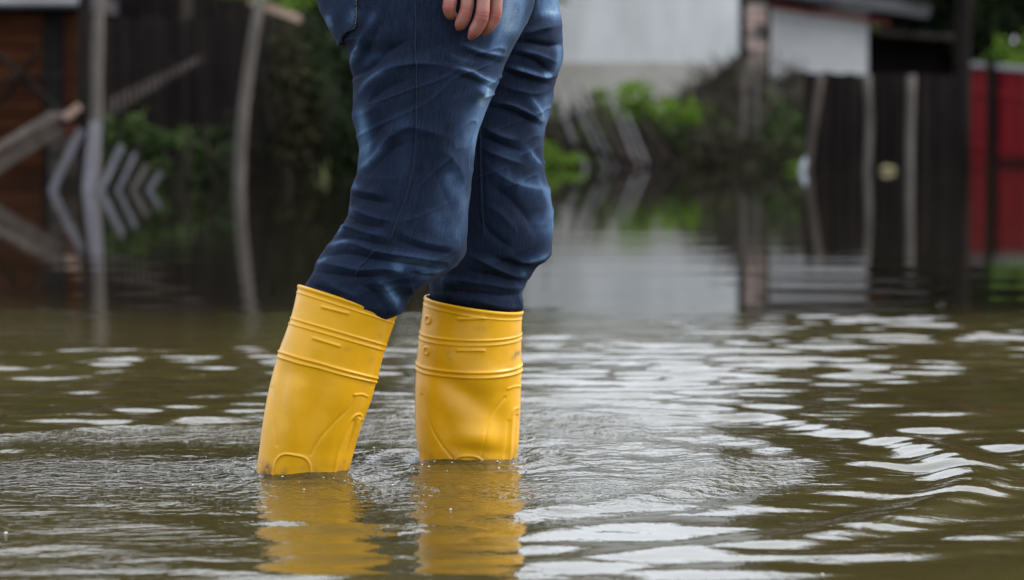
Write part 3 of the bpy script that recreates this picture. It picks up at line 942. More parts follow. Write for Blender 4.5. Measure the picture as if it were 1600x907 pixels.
# small floating things
bm = bmesh.new()
prof = [(.0, -.02), (.03, -.02), (.034, .0), (.034, .09), (.014, .125), (.014, .15), (.0, .15)]
vs = [[bm.verts.new((max(rad, .001) * math.cos(q * math.pi / 8), max(rad, .001) * math.sin(q * math.pi / 8), z)) for q in range(16)] for rad, z in prof]
for i in range(len(vs) - 1):
    for j in range(16):
        bm.faces.new((vs[i][j], vs[i][(j + 1) % 16], vs[i + 1][(j + 1) % 16], vs[i + 1][j]))
me = bpy.data.meshes.new('bottle'); bm.to_mesh(me); bm.free()
for p in me.polygons: p.use_smooth = True
q = P(1253, 268, 30.6)
tag(link('plastic_bottle', me, M['white_plastic'], None, (q[0], q[1], 0.01), (.1, .25, 0)), 'white plastic bottle floating at the foot of the leaning fence post', 'bottle')
bm = bmesh.new()
bmesh.ops.create_icosphere(bm, subdivisions=3, radius=1)
for v in bm.verts:
    n_ = 1 + .12 * math.sin(5 * v.co.x + 2) * math.cos(4 * v.co.y)
    v.co = Vector((v.co.x * .095 * n_, v.co.y * .07 * n_, v.co.z * .045 * n_))
me = bpy.data.meshes.new('bag'); bm.to_mesh(me); bm.free()
for p in me.polygons: p.use_smooth = True
q = P(1386, 270, 30.6)
tag(link('floating_bag', me, M['straw'], None, (q[0], q[1], .02)), 'pale straw coloured bag floating between two fence posts', 'bag')

# trees: dark wood to the right, behind the barn, and the far line
for (px, y, h, cr, low, l, mt) in (
        (1425, 47, 10.5, 2.5, .05, 'dark tree rising behind the low dark shed', 'leaf_dark'),
        (1520, 45, 12.0, 2.8, .05, 'dark tree behind the tall dark pole', 'leaf_dark'),
        (1640, 44, 12.5, 3.0, .05, 'dark tree behind the red fence', 'leaf_dark'),
        (1790, 42, 12.0, 3.0, .08, 'tree beyond the end of the red fence', 'leaf_mid'),
        (1225, 53, 10.0, 2.4, .05, 'dark tree behind the gap between the two white houses', 'leaf_dark'),
        (1330, 54, 11.0, 2.6, .05, 'tree standing behind the small white house', 'leaf_dark'),
        (240, 36, 9.5, 2.6, .10, 'dark tree behind the barn', 'leaf_dark'),
        (40, 35, 9.8, 2.7, .10, 'dark tree behind the plank shed', 'leaf_dark'),
        (430, 34, 8.8, 2.3, .05, 'tree behind the dark hedge near the leaning post', 'leaf_dark'),
        (580, 37, 8.0, 2.2, .05, 'tree behind the dark hedge and the legs', 'leaf_mid'),
        (-170, 33, 9.8, 2.8, .08, 'tree left of the plank shed', 'leaf_mid')):
    q = P(px, 200, y)
    tree(q[0], y, h, cr, l, M[mt], low, n=4200, leaf=.22, group='trees round the yard')
for x0, x1, t, Yd, l, mt in ((-700, -270, 60, 27.5, 'dark hedge reaching away beyond the plank shed', 'leaf_dark'), (-1200, -660, 40, 27.0, 'mid green hedge far beyond the plank shed', 'leaf_mid'),
                             (1750, 2150, 80, 34.0, 'dark hedge beyond the end of the red fence', 'leaf_dark'), (2100, 2600, 60, 33.0, 'mid green hedge far beyond the red fence', 'leaf_mid')):
    bush(x0, x1, t, Yd, l, M[mt], zb=-.05, n=2600, leaf=.09, name='hedge', cat='hedge', group='hedges along the flooded yard')
for px, y, l in ((-480, 34, 'tall tree left beyond the plank shed and its hedge'), (-900, 33, 'outermost tree on the shed side of the yard'),
                 (2020, 41, 'tall tree beyond the red fence and its hedge'), (2400, 40, 'outermost tree on the red fence side of the yard')):
    q = P(px, 200, y)
    tree(q[0], y, 10.0, 2.9, l, M['leaf_mid' if y % 2 else 'leaf_dark'], .06, n=3500, leaf=.22, group='trees round the yard')
for k in range(11):
    px = -700 + k * 310
    y = 78 + (k * 37 % 11)
    q = P(px, 200, y)
    tree(q[0], y, 6.0 + (k * 53 % 7) * .35, 3.6, 'tree of the far line behind the houses', M['leaf_dark' if k % 3 else 'leaf_mid'], .03, n=1500, leaf=.3, group='far line of trees')
# ------------------------------------------------------------------ the wader
def sculpt(V, Nrm, strokes, facing_lo=-0.35, facing_hi=0.25, wscale=1.0, power=2.0, taper=.7):
    """displacement (metres) from strokes drawn in photo pixels on the side turned to the camera"""
    q = project(V)
    view = np.array([0, 0, CAM_H]) - V
    view /= np.linalg.norm(view, axis=1, keepdims=True)
    face = sstep(facing_lo, facing_hi, (Nrm * view).sum(1))
    D = np.zeros(len(V))
    for pts, w, amp in strokes:
        w = w * wscale
        pts = np.asarray(pts, float)
        lo, hi = pts.min(0) - 3 * w, pts.max(0) + 3 * w
        sel = np.where((q[:, 0] > lo[0]) & (q[:, 0] < hi[0]) & (q[:, 1] > lo[1]) & (q[:, 1] < hi[1]))[0]
        if len(sel) == 0: continue
        p = q[sel]
        best = np.full(len(sel), 1e9); tt = np.zeros(len(sel)); cum = 0
        seg = np.linalg.norm(np.diff(pts, axis=0), axis=1); tot = seg.sum()
        for i in range(len(pts) - 1):
            a, d = pts[i], pts[i + 1] - pts[i]
            t = np.clip(((p - a) @ d) / (d @ d), 0, 1)
            dist = np.linalg.norm(p - a - t[:, None] * d, axis=1)
            m = dist < best
            best[m] = dist[m]; tt[m] = (cum + t[m] * seg[i]) / tot
            cum += seg[i]
        prof = np.exp(-(best / w) ** power)
        D[sel] += amp * prof * (1 - taper + taper * sstep(0, .3, tt) * sstep(0, .3, 1 - tt))
    return D * face

def smooth_poly(pts, n=14):
    return spline(np.asarray(pts, float), n)

def tube_normals(G):
    """G: (nv, nu, 3) closed in u"""
    du = np.roll(G, -1, 1) - np.roll(G, 1, 1)
    dv = np.gradient(G, axis=0)
    n = np.cross(du, dv)
    n /= np.maximum(np.linalg.norm(n, axis=2, keepdims=True), 1e-9)
    return n

def loft_px(st, nv, nu, expo=2.0):
    """st rows: Lx Ly Rx Ry  Y  depth_half  tilt(rad)"""
    S = spline(st, nv)
    th = np.arange(nu) * 2 * math.pi / nu
    c, s = np.cos(th), np.sin(th)
    cc = np.sign(c) * np.abs(c) ** (2 / expo); ss = np.sign(s) * np.abs(s) ** (2 / expo)
    G = np.zeros((nv, nu, 3))
    for i in range(nv):
        lx, ly, rx, ry, Yc, dh, tl = S[i]
        L, R = P(lx, ly, Yc), P(rx, ry, Yc)
        C = (L + R) / 2
        e1 = (R - L) / 2
        e2 = np.array([0, math.cos(tl), math.sin(tl)]) * dh
        G[i] = C + cc[:, None] * e1 + ss[:, None] * e2
    return G, th

person = empty('person', (-0.2, 4.65, -0.12), 'wader in blue jeans and yellow rubber boots standing in the flood water', 'person')

# ---- jeans
A = lambda pts, w, a: (smooth_poly(pts), w, a * .001)
near_st = [
    (528, -190, 752, -176, 4.60, .125, 0), (512, -120, 800, -110, 4.60, .130, 0), (503, -50, 830, -50, 4.59, .128, 0),
    (502, 0, 836, 0, 4.58, .122, 0), (524, 54, 814, 50, 4.57, .116, 0), (545, 92, 792, 96, 4.565, .112, 0),
    (551, 138, 777, 136, 4.56, .108, 0), (552, 182, 758, 182, 4.56, .103, 0), (559, 225, 745, 224, 4.56, .098, 0),
    (560, 266, 740, 262, 4.56, .094, 0), (548, 300, 736, 300, 4.56, .092, 0), (545, 330, 733, 336, 4.56, .091, 0),
    (532, 358, 731, 368, 4.56, .090, 0), (513, 384, 727, 398, 4.56, .089, 0), (499, 403, 706, 424, 4.56, .088, 0),
    (489, 422, 670, 447, 4.56, .086, 0), (478, 442, 645, 462, 4.56, .080, 0), (474, 452, 634, 485, 4.56, .075, 0),
    (477, 464, 612, 502, 4.56, .066, 0), (474, 500, 596, 536, 4.56, .062, 0)]
far_st = [
    (600, -190, 800, -176, 4.70, .115, 0), (600, -120, 850, -110, 4.71, .120, 0), (620, -50, 868, -50, 4.73, .118, 0),
    (640, 0, 874, 0, 4.745, .112, 0), (652, 40, 879, 44, 4.75, .108, 0), (658, 90, 880, 92, 4.755, .104, 0),
    (660, 130, 867, 128, 4.76, .100, 0), (662, 180, 858, 178, 4.76, .096, 0), (668, 225, 849, 222, 4.76, .094, 0),
    (672, 262, 852, 260, 4.76, .092, 0), (676, 300, 859, 300, 4.76, .090, 0), (680, 345, 863, 350, 4.76, .089, 0),
    (682, 385, 861, 394, 4.76, .088, 0), (676, 412, 842, 414, 4.76, .086, 0), (672, 434, 822, 440, 4.76, .083, 0),
    (671, 452, 817, 456, 4.76, .080, 0), (671, 462, 819, 478, 4.76, .080, -.10), (675, 468, 818, 488, 4.76, .077, -.12),
    (688, 480, 803, 494, 4.76, .064, -.1), (688, 520, 800, 525, 4.76, .062, -.08)]

near_folds = [
    A([(547, 112), (556, 88), (568, 62), (580, 34)], 7, 6), A([(566, 96), (577, 70), (592, 40)], 8, -5),
    A([(549, 122), (580, 104), (604, 82), (640, 62)], 9, -6), A([(556, 152), (580, 126), (614, 106), (660, 100), (700, 104)], 8, 5),
    A([(566, 168), (598, 142), (640, 124)], 10, -4), A([(556, 182), (575, 176), (596, 158)], 12, 4),
    A([(709, 106), (735, 112), (757, 124), (778, 130)], 6, 4), A([(712, 117), (740, 126), (770, 140)], 7, -4),
    A([(722, 70), (750, 80), (790, 88)], 6, 3.2), A([(727, 80), (756, 92), (786, 100)], 7, -3),
    A([(745, 150), (756, 140), (762, 126)], 10, 4),
    A([(562, 268), (583, 248), (608, 216), (640, 196)], 9, 5), A([(575, 272), (604, 240), (640, 222)], 10, -4),
    A([(600, 214), (616, 202), (650, 200), (700, 216)], 12, 3), A([(560, 232), (575, 222), (600, 196)], 10, -3),
    A([(690, 232), (714, 258), (728, 290)], 14, 3.5), A([(676, 258), (690, 290), (706, 330)], 12, -3),
    A([(547, 296), (570, 300), (594, 304)], 6, 4), A([(548, 306), (575, 314), (612, 318)], 7, -5),
    A([(545, 324), (578, 338), (614, 346)], 6, 5), A([(540, 336), (562, 350), (600, 357)], 6, -5),
    A([(526, 362), (545, 356), (570, 363), (604, 371)], 6, 5), A([(516, 376), (540, 371), (572, 378), (610, 386)], 6, -6),
    A([(513, 386), (546, 379), (583, 392), (646, 401), (700, 410)], 8, 7), A([(500, 402), (540, 396), (580, 405), (640, 416), (690, 424)], 7, -6),
    A([(494, 412), (532, 417), (557, 423), (603, 420), (640, 430)], 7, 5), A([(486, 424), (530, 430), (570, 434), (600, 432)], 7, -4.5),
    A([(582, 434), (604, 452), (618, 482)], 9, 5), A([(566, 446), (588, 462), (604, 486)], 8, -4),
    A([(640, 428), (660, 434), (684, 434)], 6, -5), A([(640, 440), (643, 460), (630, 484)], 6, 4),
    A([(506, 440), (530, 452), (556, 462)], 7, 4), A([(486, 446), (510, 456), (540, 470)], 5, -4),
    A([(620, 360), (660, 378), (716, 388)], 9, 3), A([(620, 376), (662, 390), (710, 398)], 6, -3),
    A([(646, -40), (648, 60), (650, 150), (649, 220), (645, 262), (634, 306), (616, 358), (610, 376)], 1.6, 1.6),
    A([(643.5, -40), (645.5, 60), (647.5, 150), (646.5, 220), (642.5, 262), (631, 306), (613, 358)], 1.6, -1.6),
    A([(584, 392), (574, 404), (560, 420), (553, 440)], 1.6, 1.6),
    A([(812, -20), (806, 30), (790, 70)], 12, 4),
]
far_folds = [
    A([(812, 56), (840, 46), (872, 40)], 6, 5), A([(808, 66), (835, 68), (862, 72), (878, 70)], 5, -7),
    A([(806, 78), (836, 84), (866, 96)], 6, 5), A([(800, 86), (830, 92), (856, 112)], 5, -5),
    A([(790, 104), (820, 112), (846, 120), (868, 118)], 5, 5), A([(786, 112), (820, 124), (856, 132)], 5, -4),
    A([(780, 132), (810, 142), (840, 146), (858, 138)], 7, 3), A([(772, 160), (800, 165), (830, 180), (846, 190)], 5, 5),
    A([(768, 168), (800, 174), (824, 186), (842, 196)], 5, -6.5), A([(826, 150), (836, 166), (848, 186)], 8, 4),
    A([(756, 200), (785, 214), (810, 220)], 7, 4), A([(752, 214), (782, 226), (812, 236)], 6, -5), A([(752, 232), (784, 246), (818, 258)], 7, 4),
    A([(822, 232), (832, 248), (846, 262)], 7, 4), A([(765, 262), (800, 286), (836, 296), (856, 300)], 10, 5),
    A([(762, 286), (790, 306), (820, 336), (838, 370)], 11, -5), A([(838, 288), (852, 320), (858, 360), (858, 392)], 13, 5),
    A([(760, 320), (784, 336), (806, 362)], 9, 3), A([(752, 348), (775, 372), (800, 388)], 8, -4),
    A([(858, 396), (838, 404), (818, 410), (800, 404)], 7, 7), A([(846, 414), (826, 418), (806, 416), (770, 402)], 6, -7),
    A([(824, 426), (812, 432), (790, 426), (760, 412), (736, 400)], 7, 6), A([(824, 438), (806, 440), (770, 432), (735, 424)], 5, -6),
    A([(820, 446), (800, 450), (760, 444), (700, 436)], 5, 4), A([(818, 458), (790, 462), (740, 458), (690, 454)], 5, -4),
    A([(815, 440), (808, 462), (816, 484)], 6, 4), A([(690, 430), (700, 442), (720, 440)], 7, 4),
    A([(818, 480), (790, 480), (760, 473), (735, 468)], 4, 3),
    A([(750, 200), (750, 250), (752, 320), (756, 370)], 1.8, 1.8), A([(754, 200), (754, 250), (756, 320), (760, 370)], 1.8, -1.8),
    A([(830, -20), (826, 10), (814, 42)], 3, 3), A([(838, -20), (832, 14), (818, 46)], 2, -2.5),
]
F = lambda pts, w, a: (smooth_poly(pts), w, a)
near_fade = [
    F([(806, -40), (800, 20), (786, 70)], 24, .48), F([(800, -30), (790, 20), (776, 50)], 12, .22), F([(768, 60), (790, 74)], 22, .28),
    F([(775, 110), (766, 150), (752, 200), (742, 260)], 20, .42), F([(763, 128), (757, 146), (748, 172)], 7, .40),
    F([(716, 150), (730, 200), (716, 250)], 20, .16),
    F([(709, 106), (735, 112), (757, 124), (776, 130)], 4, .35), F([(722, 70), (750, 80), (788, 87)], 3.5, .28), F([(700, 84), (724, 94), (748, 98)], 4, .15),
    F([(700, 262), (708, 290), (724, 310)], 16, .28), F([(690, 320), (690, 350), (680, 372)], 22, .20), F([(728, 290), (722, 350), (712, 392)], 12, .22),
    F([(560, 160), (566, 190), (568, 240), (562, 262)], 11, .40), F([(549, 104), (556, 88), (566, 66)], 5, .40),
    F([(556, 152), (580, 126), (612, 107)], 5, .25), F([(563, 106), (580, 92), (600, 82)], 6, .18),
    F([(562, 266), (582, 249), (604, 222)], 6, .28), F([(548, 292), (560, 290)], 7, .25), F([(543, 326), (556, 332)], 6, .25),
    F([(524, 363), (542, 356)], 5, .35), F([(513, 386), (532, 378), (550, 380)], 5, .30), F([(494, 412), (512, 402)], 5, .32),
    F([(600, 412), (640, 410), (690, 416)], 12, .30), F([(612, 418), (634, 424)], 8, .22), F([(650, 426), (676, 432), (700, 414)], 11, .30), F([(596, 446), (612, 462), (622, 482)], 10, .40),
    F([(516, 20), (522, 44)], 7, .35), F([(560, 10), (550, 40)], 9, .20), F([(577, 40), (586, 16)], 6, .22),
    F([(624, 160), (634, 240), (620, 300)], 16, .07),
]
far_fade = [
    F([(866, -30), (868, 10), (872, 40)], 14, .52), F([(846, -10), (850, 22)], 12, .30), F([(838, 22), (856, 20), (872, 20)], 5, .25),
    F([(876, 60), (872, 100), (862, 118)], 8, .40), F([(846, 118), (862, 116)], 5, .45), F([(800, 104), (830, 112), (850, 118)], 4, .30),
    F([(808, 80), (836, 86), (860, 96)], 4, .22), F([(856, 140), (850, 180), (846, 220)], 12, .34), F([(826, 152), (838, 170), (850, 190)], 6, .32),
    F([(772, 162), (800, 168), (824, 178)], 4, .14), F([(822, 232), (832, 248), (846, 262)], 6, .30),
    F([(840, 270), (852, 300), (858, 350), (858, 390)], 10, .30), F([(800, 284), (828, 294), (848, 300)], 12, .26), F([(830, 330), (850, 372)], 12, .18),
    F([(858, 396), (838, 405), (820, 410)], 5, .38), F([(824, 426), (812, 432)], 6, .28), F([(806, 440), (818, 470)], 5, .16),
    F([(700, 436), (680, 446)], 7, .16), F([(780, 190), (790, 240), (770, 300)], 18, .08),
]

def build_leg(st, folds, fades, nv, nu, seed):
    G, th = loft_px(st, nv, nu, 2.15)
    Nn = tube_normals(G)
    if (Nn[nv // 2, 0] @ (G[nv // 2, 0] - G[nv // 2].mean(0))) < 0:
        Nn = -Nn
    V, Nf = G.reshape(-1, 3), Nn.reshape(-1, 3)
    along = np.repeat(np.linspace(0, 1, nv), nu) * .72
    ang = np.tile(th, nv)
    side = np.tile(np.arange(nu) / nu * .6, nv)
    disp = sculpt(V, Nf, folds, wscale=.82, power=1.3)
    # loose cloth everywhere else: slanting soft folds, stronger towards the boots
    q = np.stack([np.cos(ang) * .9 + along * 1.1, np.sin(ang) * .9, along * 11], -1)
    soft = fbm(q * 1.2, seed, 4)
    ridged = (1 - np.abs(vnoise(q * np.array([1.6, 1.6, 2.1]), seed + 9))) ** 3 - .3
    amp = .0016 + .0022 * sstep(.35, .68, along)
    # small sharp creases, slanting across the leg
    q2 = np.stack([np.cos(ang) * 1.1 + along * 7, np.sin(ang) * 1.1, along * 36 + 1.5 * np.cos(ang)], -1)
    fine = (1 - np.abs(vnoise(q2, seed + 31))) ** 7 - .2
    disp = disp + .0021 * fine * np.clip(vnoise(q2 * .35, seed + 41) + .5, 0, 1)
    back = sstep(-.2, .3, Nf[:, 1])
    disp = disp * (1.45 - .25 * sstep(.38, .5, along)) + amp * soft + (.0016 + .004 * back) * ridged * (.4 + .6 * sstep(.3, .6, along))
    disp *= sstep(0, .03, .72 - along)
    V2 = V + Nf * disp[:, None]
    fade = sculpt(V, Nf, fades, -.6, 0)
    crest = np.clip(disp * 1000 - 2.0, -4, 5)
    fade = .045 + fade * 1.06 + .004 * crest + .03 * fine + .35 * back * (.3 + .3 * soft)
    return V2, Nf, fade, side, along, G.shape

parts_v, parts_f, att = [], [], {'fade': [], 'side': [], 'along': []}
off = 0
LEG = {}
for key, st, fo, fa, sd in (('near', near_st, near_folds, near_fade, 11), ('far', far_st, far_folds, far_fade, 23)):
    nv, nu = 470, 300
    V2, Nf, fade, side, along, shp = build_leg(st, fo, fa, nv, nu, sd)
    LEG[key] = (V2, Nf, fade, side, along, nv, nu)
    parts_v.append(V2); parts_f.append(grid_faces(nv, nu) + off); off += len(V2)
    att['fade'].append(fade); att['side'].append(side + (.7 if key == 'far' else 0)); att['along'].append(along)
jeans = part('jeans', np.concatenate(parts_v), np.concatenate(parts_f), M['denim'], person)
for k in att:
    put_attr(jeans.data, k, np.clip(np.concatenate(att[k]), -.2, 2))

# a patch of the surface inside a photo outline, lifted and given thickness (pockets)
def patch_from(key, poly, lift, name, parent):
    V2, Nf, fade, side, along, nv, nu = LEG[key]
    q = project(V2)
    poly = np.asarray(poly, float)
    inside = np.zeros(len(q), bool)
    j = len(poly) - 1
    for i in range(len(poly)):
        xi, yi = poly[i]; xj, yj = poly[j]
        c = ((yi > q[:, 1]) != (yj > q[:, 1])) & (q[:, 0] < (xj - xi) * (q[:, 1] - yi) / (yj - yi + 1e-9) + xi)
        inside ^= c
        j = i
    view = np.array([0, 0, CAM_H]) - V2
    inside &= (Nf * view).sum(1) > -.35 * np.linalg.norm(view, axis=1)
    f = grid_faces(nv, nu)
    f = f[inside[f].all(1)]
    used = np.unique(f)
    remap = -np.ones(len(V2), int); remap[used] = np.arange(len(used))
    o = part(name, V2[used] + Nf[used] * lift, remap[f], M['denim'], parent)
    put_attr(o.data, 'fade', np.clip(fade[used] + .06, 0, 2)); put_attr(o.data, 'side', side[used] + .31); put_attr(o.data, 'along', along[used] + .23)
    md = o.modifiers.new('thickness', 'SOLIDIFY'); md.thickness = lift * 1.1; md.offset = -1
    return o
pocket_edge = [(470, -90), (560, -90), (561, -40), (560, 0), (558, 43), (551, 48), (544, 52), (538, 60), (536, 68), (520, 80), (470, 60)]
patch_from('near', pocket_edge, .0028, 'back_pocket', jeans)

def surf_line(key, pts, lift=.001):
    """follow a photo polyline over the cloth surface"""
    V2, Nf = LEG[key][0], LEG[key][1]
    view = np.array([0, 0, CAM_H]) - V2
    ok = np.where((Nf * view).sum(1) > -.25 * np.linalg.norm(view, axis=1))[0]
    q = project(V2[ok])
    out = []
    for p in pts:
        d = ((q - p) ** 2).sum(1)
        k = np.argsort(d)[:4]
        w = 1 / (d[k] + .05); w /= w.sum()
        out.append((V2[ok[k]] * w[:, None]).sum(0) + (Nf[ok[k]] * w[:, None]).sum(0) * lift)
    return np.array(out)

def stitch_line(key, pts, mat, name, parent, pitch=3.4, wid=.0011, dash=.72, lift=.0012):
    dense = spline(np.asarray(pts, float), 400)
    L = np.concatenate([[0], np.cumsum(np.linalg.norm(np.diff(dense, axis=0), axis=1))])
    n = int(L[-1] / pitch)
    s0 = np.arange(n) * pitch
    def at(s): return np.stack([np.interp(s, L, dense[:, 0]), np.interp(s, L, dense[:, 1])], -1)
    a, b = surf_line(key, at(s0), lift), surf_line(key, at(s0 + pitch * dash), lift)
    items = []
    for i in range(n):
        if np.linalg.norm(b[i] - a[i]) < 1e-5: continue
        items.append(beam_verts(a[i], b[i], wid, wid, up=(0, 1, .01), nseg=1))
    o = part(name, *merge(items), mat, parent)
    o['kind'] = 'stuff'
    return o
stitch_line('near', [(560, -60), (559, 0), (557, 42), (550, 47), (543, 51), (537.5, 59), (536, 67)], M['thread'], 'stitching', jeans, lift=.0042)
stitch_line('near', [(553, -60), (552, 0), (550, 38), (544, 43), (537, 48), (531, 57), (530, 66)], M['thread_dark'], 'stitching', jeans, lift=.0042)
stitch_line('near', [(647.5, -60), (649.5, 60), (651, 150), (650, 220), (646, 262), (635, 306), (618, 352), (611, 376)], M['thread_dark'], 'stitching', jeans, wid=.0010)
stitch_line('near', [(584, 393), (574, 405), (560, 421), (554, 440)], M['thread_dark'], 'stitching', jeans, wid=.0010)
stitch_line('far', [(751, 190), (751, 250), (753, 320), (757, 368)], M['thread_dark'], 'stitching', jeans, wid=.0009)
stitch_line('far', [(840, -50), (836, -5), (828, 24), (815, 46)], M['thread'], 'stitching', jeans, wid=.0011)
stitch_line('near', [(503, -30), (504, 0), (507, 18), (512, 32)], M['thread_orange'], 'stitching', jeans, wid=.0014)

# ---- rubber boots
def boot(label, st, bands, strokes, dents, dirt, Yc, depth, toe, rim_tilt, seed):
    nv, nu = 430, 340
    G, th = loft_px(st, nv, nu, 2.1)
    Nn = tube_normals(G)
    if (Nn[nv // 2, 0] @ (G[nv // 2, 0] - G[nv // 2].mean(0))) < 0:
        Nn = -Nn
    V, Nf = G.reshape(-1, 3), Nn.reshape(-1, 3)
    # bands are level rings of the mould: constant along the section
    S = spline(st, nv)
    lefty = np.repeat(S[:, 1], nu)
    D = np.zeros(len(V))
    for y0, w, amp in bands:
        D += amp * .001 * np.exp(-((lefty - y0) / w) ** 2)
    D += sculpt(V, Nf, [s_ for s_ in strokes if s_[1] < 5], -.3, .05, taper=0)
    qd = project(V)
    vw = np.array([0, 0, CAM_H]) - V
    fw = sstep(-.2, .25, (Nf * vw).sum(1) / np.linalg.norm(vw, axis=1))
    for cx, cy, sl, ss_, an, am in dents:                    # soft dents of the thin rubber
        dx, dy = qd[:, 0] - cx, qd[:, 1] - cy
        u_ = dx * math.cos(an) + dy * math.sin(an); v_ = -dx * math.sin(an) + dy * math.cos(an)
        D += am * .001 * np.exp(-.5 * ((u_ / sl) ** 2 + (v_ / ss_) ** 2)) * fw
    D += .0009 * fbm(V * 14, seed, 3)
    V2 = V + Nf * D[:, None]
    dt = sculpt(V, Nf, dirt, -.5, 0) + .55 * (1 - sstep(.004, .035, V[:, 2])) * (fbm(V * 40, seed + 3, 3) * .5 + .5)
    # inner wall
    k = 60
    inn = V2.reshape(nv, nu, 3)[:k] - Nn[:k] * .0042
    rim = V2.reshape(nv, nu, 3)[:1] - Nn[:1] * .0021 + np.array([0, 0, .0012])
    allv = np.concatenate([inn[::-1].reshape(-1, 3), rim.reshape(-1, 3), V2])
    f = grid_faces(k + 1 + nv, nu)
    o = part('rubber_boot', allv, f, M['rubber'], person)
    put_attr(o.data, 'dirt', np.clip(np.concatenate([np.full(k * nu, .2), np.zeros(nu), dt]), 0, 1))
    # foot under the water
    heel = G[-1].mean(0)
    fr = []
    tdir = np.array(toe) / np.linalg.norm(toe)
    sdir = np.array([-tdir[1], tdir[0], 0])
    for f_, w, h in ((-.085, .030, .05), (-.07, .040, .09), (-.02, .044, .11), (.05, .046, .095), (.11, .050, .07), (.16, .046, .05), (.19, .025, .03)):
        c = np.array([heel[0], heel[1], -.125]) + tdir * f_
        fr.append([c + sdir * math.cos(q) * w + np.array([0, 0, max(0, math.sin(q)) * h]) for q in np.arange(24) * math.pi / 12])
    fr = np.array(fr).reshape(-1, 3)
    ff = [list(map(int, q)) for q in grid_faces(7, 24)] + [list(range(24))[::-1], [6 * 24 + i for i in range(24)]]
    part('foot', fr, ff, M['rubber'], o)
    return o

near_boot = [
    (466, 445.5, 618, 493, 4.56, .078, -.09), (464, 454, 616, 503, 4.56, .078, -.09), (454, 497, 603, 540, 4.56, .078, -.09), (436, 549, 589, 591, 4.56, .078, -.08),
    (420, 612, 577, 634, 4.56, .076, -.05), (409.5, 666, 564, 670, 4.56, .074, -.02), (404.5, 708, 552, 702, 4.56, .071, 0),
    (402, 730, 545, 727, 4.56, .069, 0), (403, 750, 539, 746, 4.56, .068, 0), (403, 790, 532, 786, 4.56, .068, 0), (404, 850, 530, 846, 4.56, .066, 0)]
far_boot = [
    (664, 463.5, 817, 486, 4.755, .080, .05), (662, 474, 816, 497, 4.755, .080, .06), (656.6, 518, 815.5, 521, 4.755, .080, .10), (651, 566, 815, 569, 4.755, .080, .12),
    (648.5, 628, 813.5, 630, 4.755, .078, .09), (650.5, 684, 811, 682, 4.755, .075, .04), (655, 716, 808.5, 714, 4.755, .073, 0),
    (657, 745, 806, 743, 4.755, .072, 0), (660, 835, 802, 832, 4.755, .070, 0)]
B = lambda pts, w, a: (smooth_poly(pts, 24) if len(pts) > 2 else np.asarray(pts, float), w, a * .001)
near_marks = [
    B([(504, 480), (543, 490)], 2.2, 1.9), B([(490, 529), (530, 541)], 2.2, 2.0),
    B([(427, 760), (427.5, 742), (431, 722), (438, 713), (447, 709.5), (460, 711), (476, 716), (484, 726), (486, 740), (485, 760)], 1.7, 2.4),
    B([(455, 735), (456, 760)], 24, 1.4),
    B([(554, 617), (566, 616.5), (574, 620)], 1.8, 1.2), B([(552, 621), (546, 636), (520, 662), (498, 690), (486, 712)], 2.4, -1.1),
    B([(424, 606), (424, 640), (432, 696)], 2.2, -1.0),
    B([(520, 748), (530, 700), (546, 660), (556, 649), (564, 648), (566, 656)], 2.0, 1.6), B([(531, 745), (540, 712), (550, 680), (555, 660)], 3.2, -2.0),
    B([(540, 745), (548, 712), (558, 676), (562, 656)], 3.6, 2.2), B([(534, 745), (541, 716), (551, 684), (557, 660)], 2.0, 1.5),
    # soft dents
    B([(470, 600), (466, 640), (458, 690)], 16, 5.5), B([(440, 590), (446, 640), (444, 690)], 11, -2.5), B([(500, 600), (496, 650), (490, 700)], 18, -5.0),
    B([(545, 560), (530, 600), (522, 650)], 16, 2.0), B([(455, 570), (440, 600)], 14, 1.5),
]
far_marks = [
    B([(716, 499), (757, 498)], 2.2, 1.9), B([(715, 548), (756, 548)], 2.2, 2.0),
    B([(708, 722), (715, 716), (725, 713), (742, 714), (752, 719), (757, 728)], 1.8, 2.4),
    B([(660, 618), (668, 650), (676, 672), (690, 696), (708, 718)], 2.0, -1.2), B([(790, 622), (776, 640), (762, 664), (756, 690), (752, 718)], 2.2, -1.2),
    B([(794, 608), (806, 604), (813, 604)], 1.8, 1.1),
    B([(797, 728), (799, 680), (803, 642), (808, 638)], 2.2, 1.5), B([(803, 728), (805, 690), (808, 650)], 2.2, -1.6), B([(790, 724), (792, 690), (796, 660)], 3, -1.0),
    B([(690, 588), (700, 612), (740, 636), (760, 640)], 17, -7.0), B([(696, 650), (712, 664), (726, 680)], 12, -3.5), B([(742, 682), (756, 680), (766, 684)], 16, 5.5),
    B([(720, 610), (760, 604), (790, 590)], 14, 2.5), B([(770, 650), (776, 690)], 10, -2.5), B([(668, 600), (672, 640)], 10, 3.0), B([(700, 700), (740, 706)], 9, 2.0),
    B([(696, 476), (700, 500), (702, 520)], 16, -2.2),
]
for cx, cy in ((669, 500), (667, 548.5)):
    far_marks.append((np.array([(cx + 3.6 * math.cos(a), cy + 5.6 * math.sin(a)) for a in np.linspace(0, 2 * math.pi, 20)]), 1.5, .0024))
near_dents = [(461, 640, 60, 11, 1.62, 7.0), (491, 645, 62, 13, 1.66, -9.5), (438, 610, 40, 9, 1.75, -2.0), (525, 640, 55, 16, 1.85, 2.5), (455, 585, 16, 10, .3, -2.0)]
far_dents = [(722, 612, 42, 14, .62, -7.5), (744, 685, 24, 14, .15, 7.0), (700, 672, 26, 12, 1.0, -3.0), (780, 660, 34, 9, 1.75, -3.5), (765, 594, 34, 12, -.1, 3.0), (668, 620, 40, 10, 1.5, 2.5), (700, 500, 26, 16, 1.5, -3.0), (745, 704, 30, 6, .1, -2.0)]
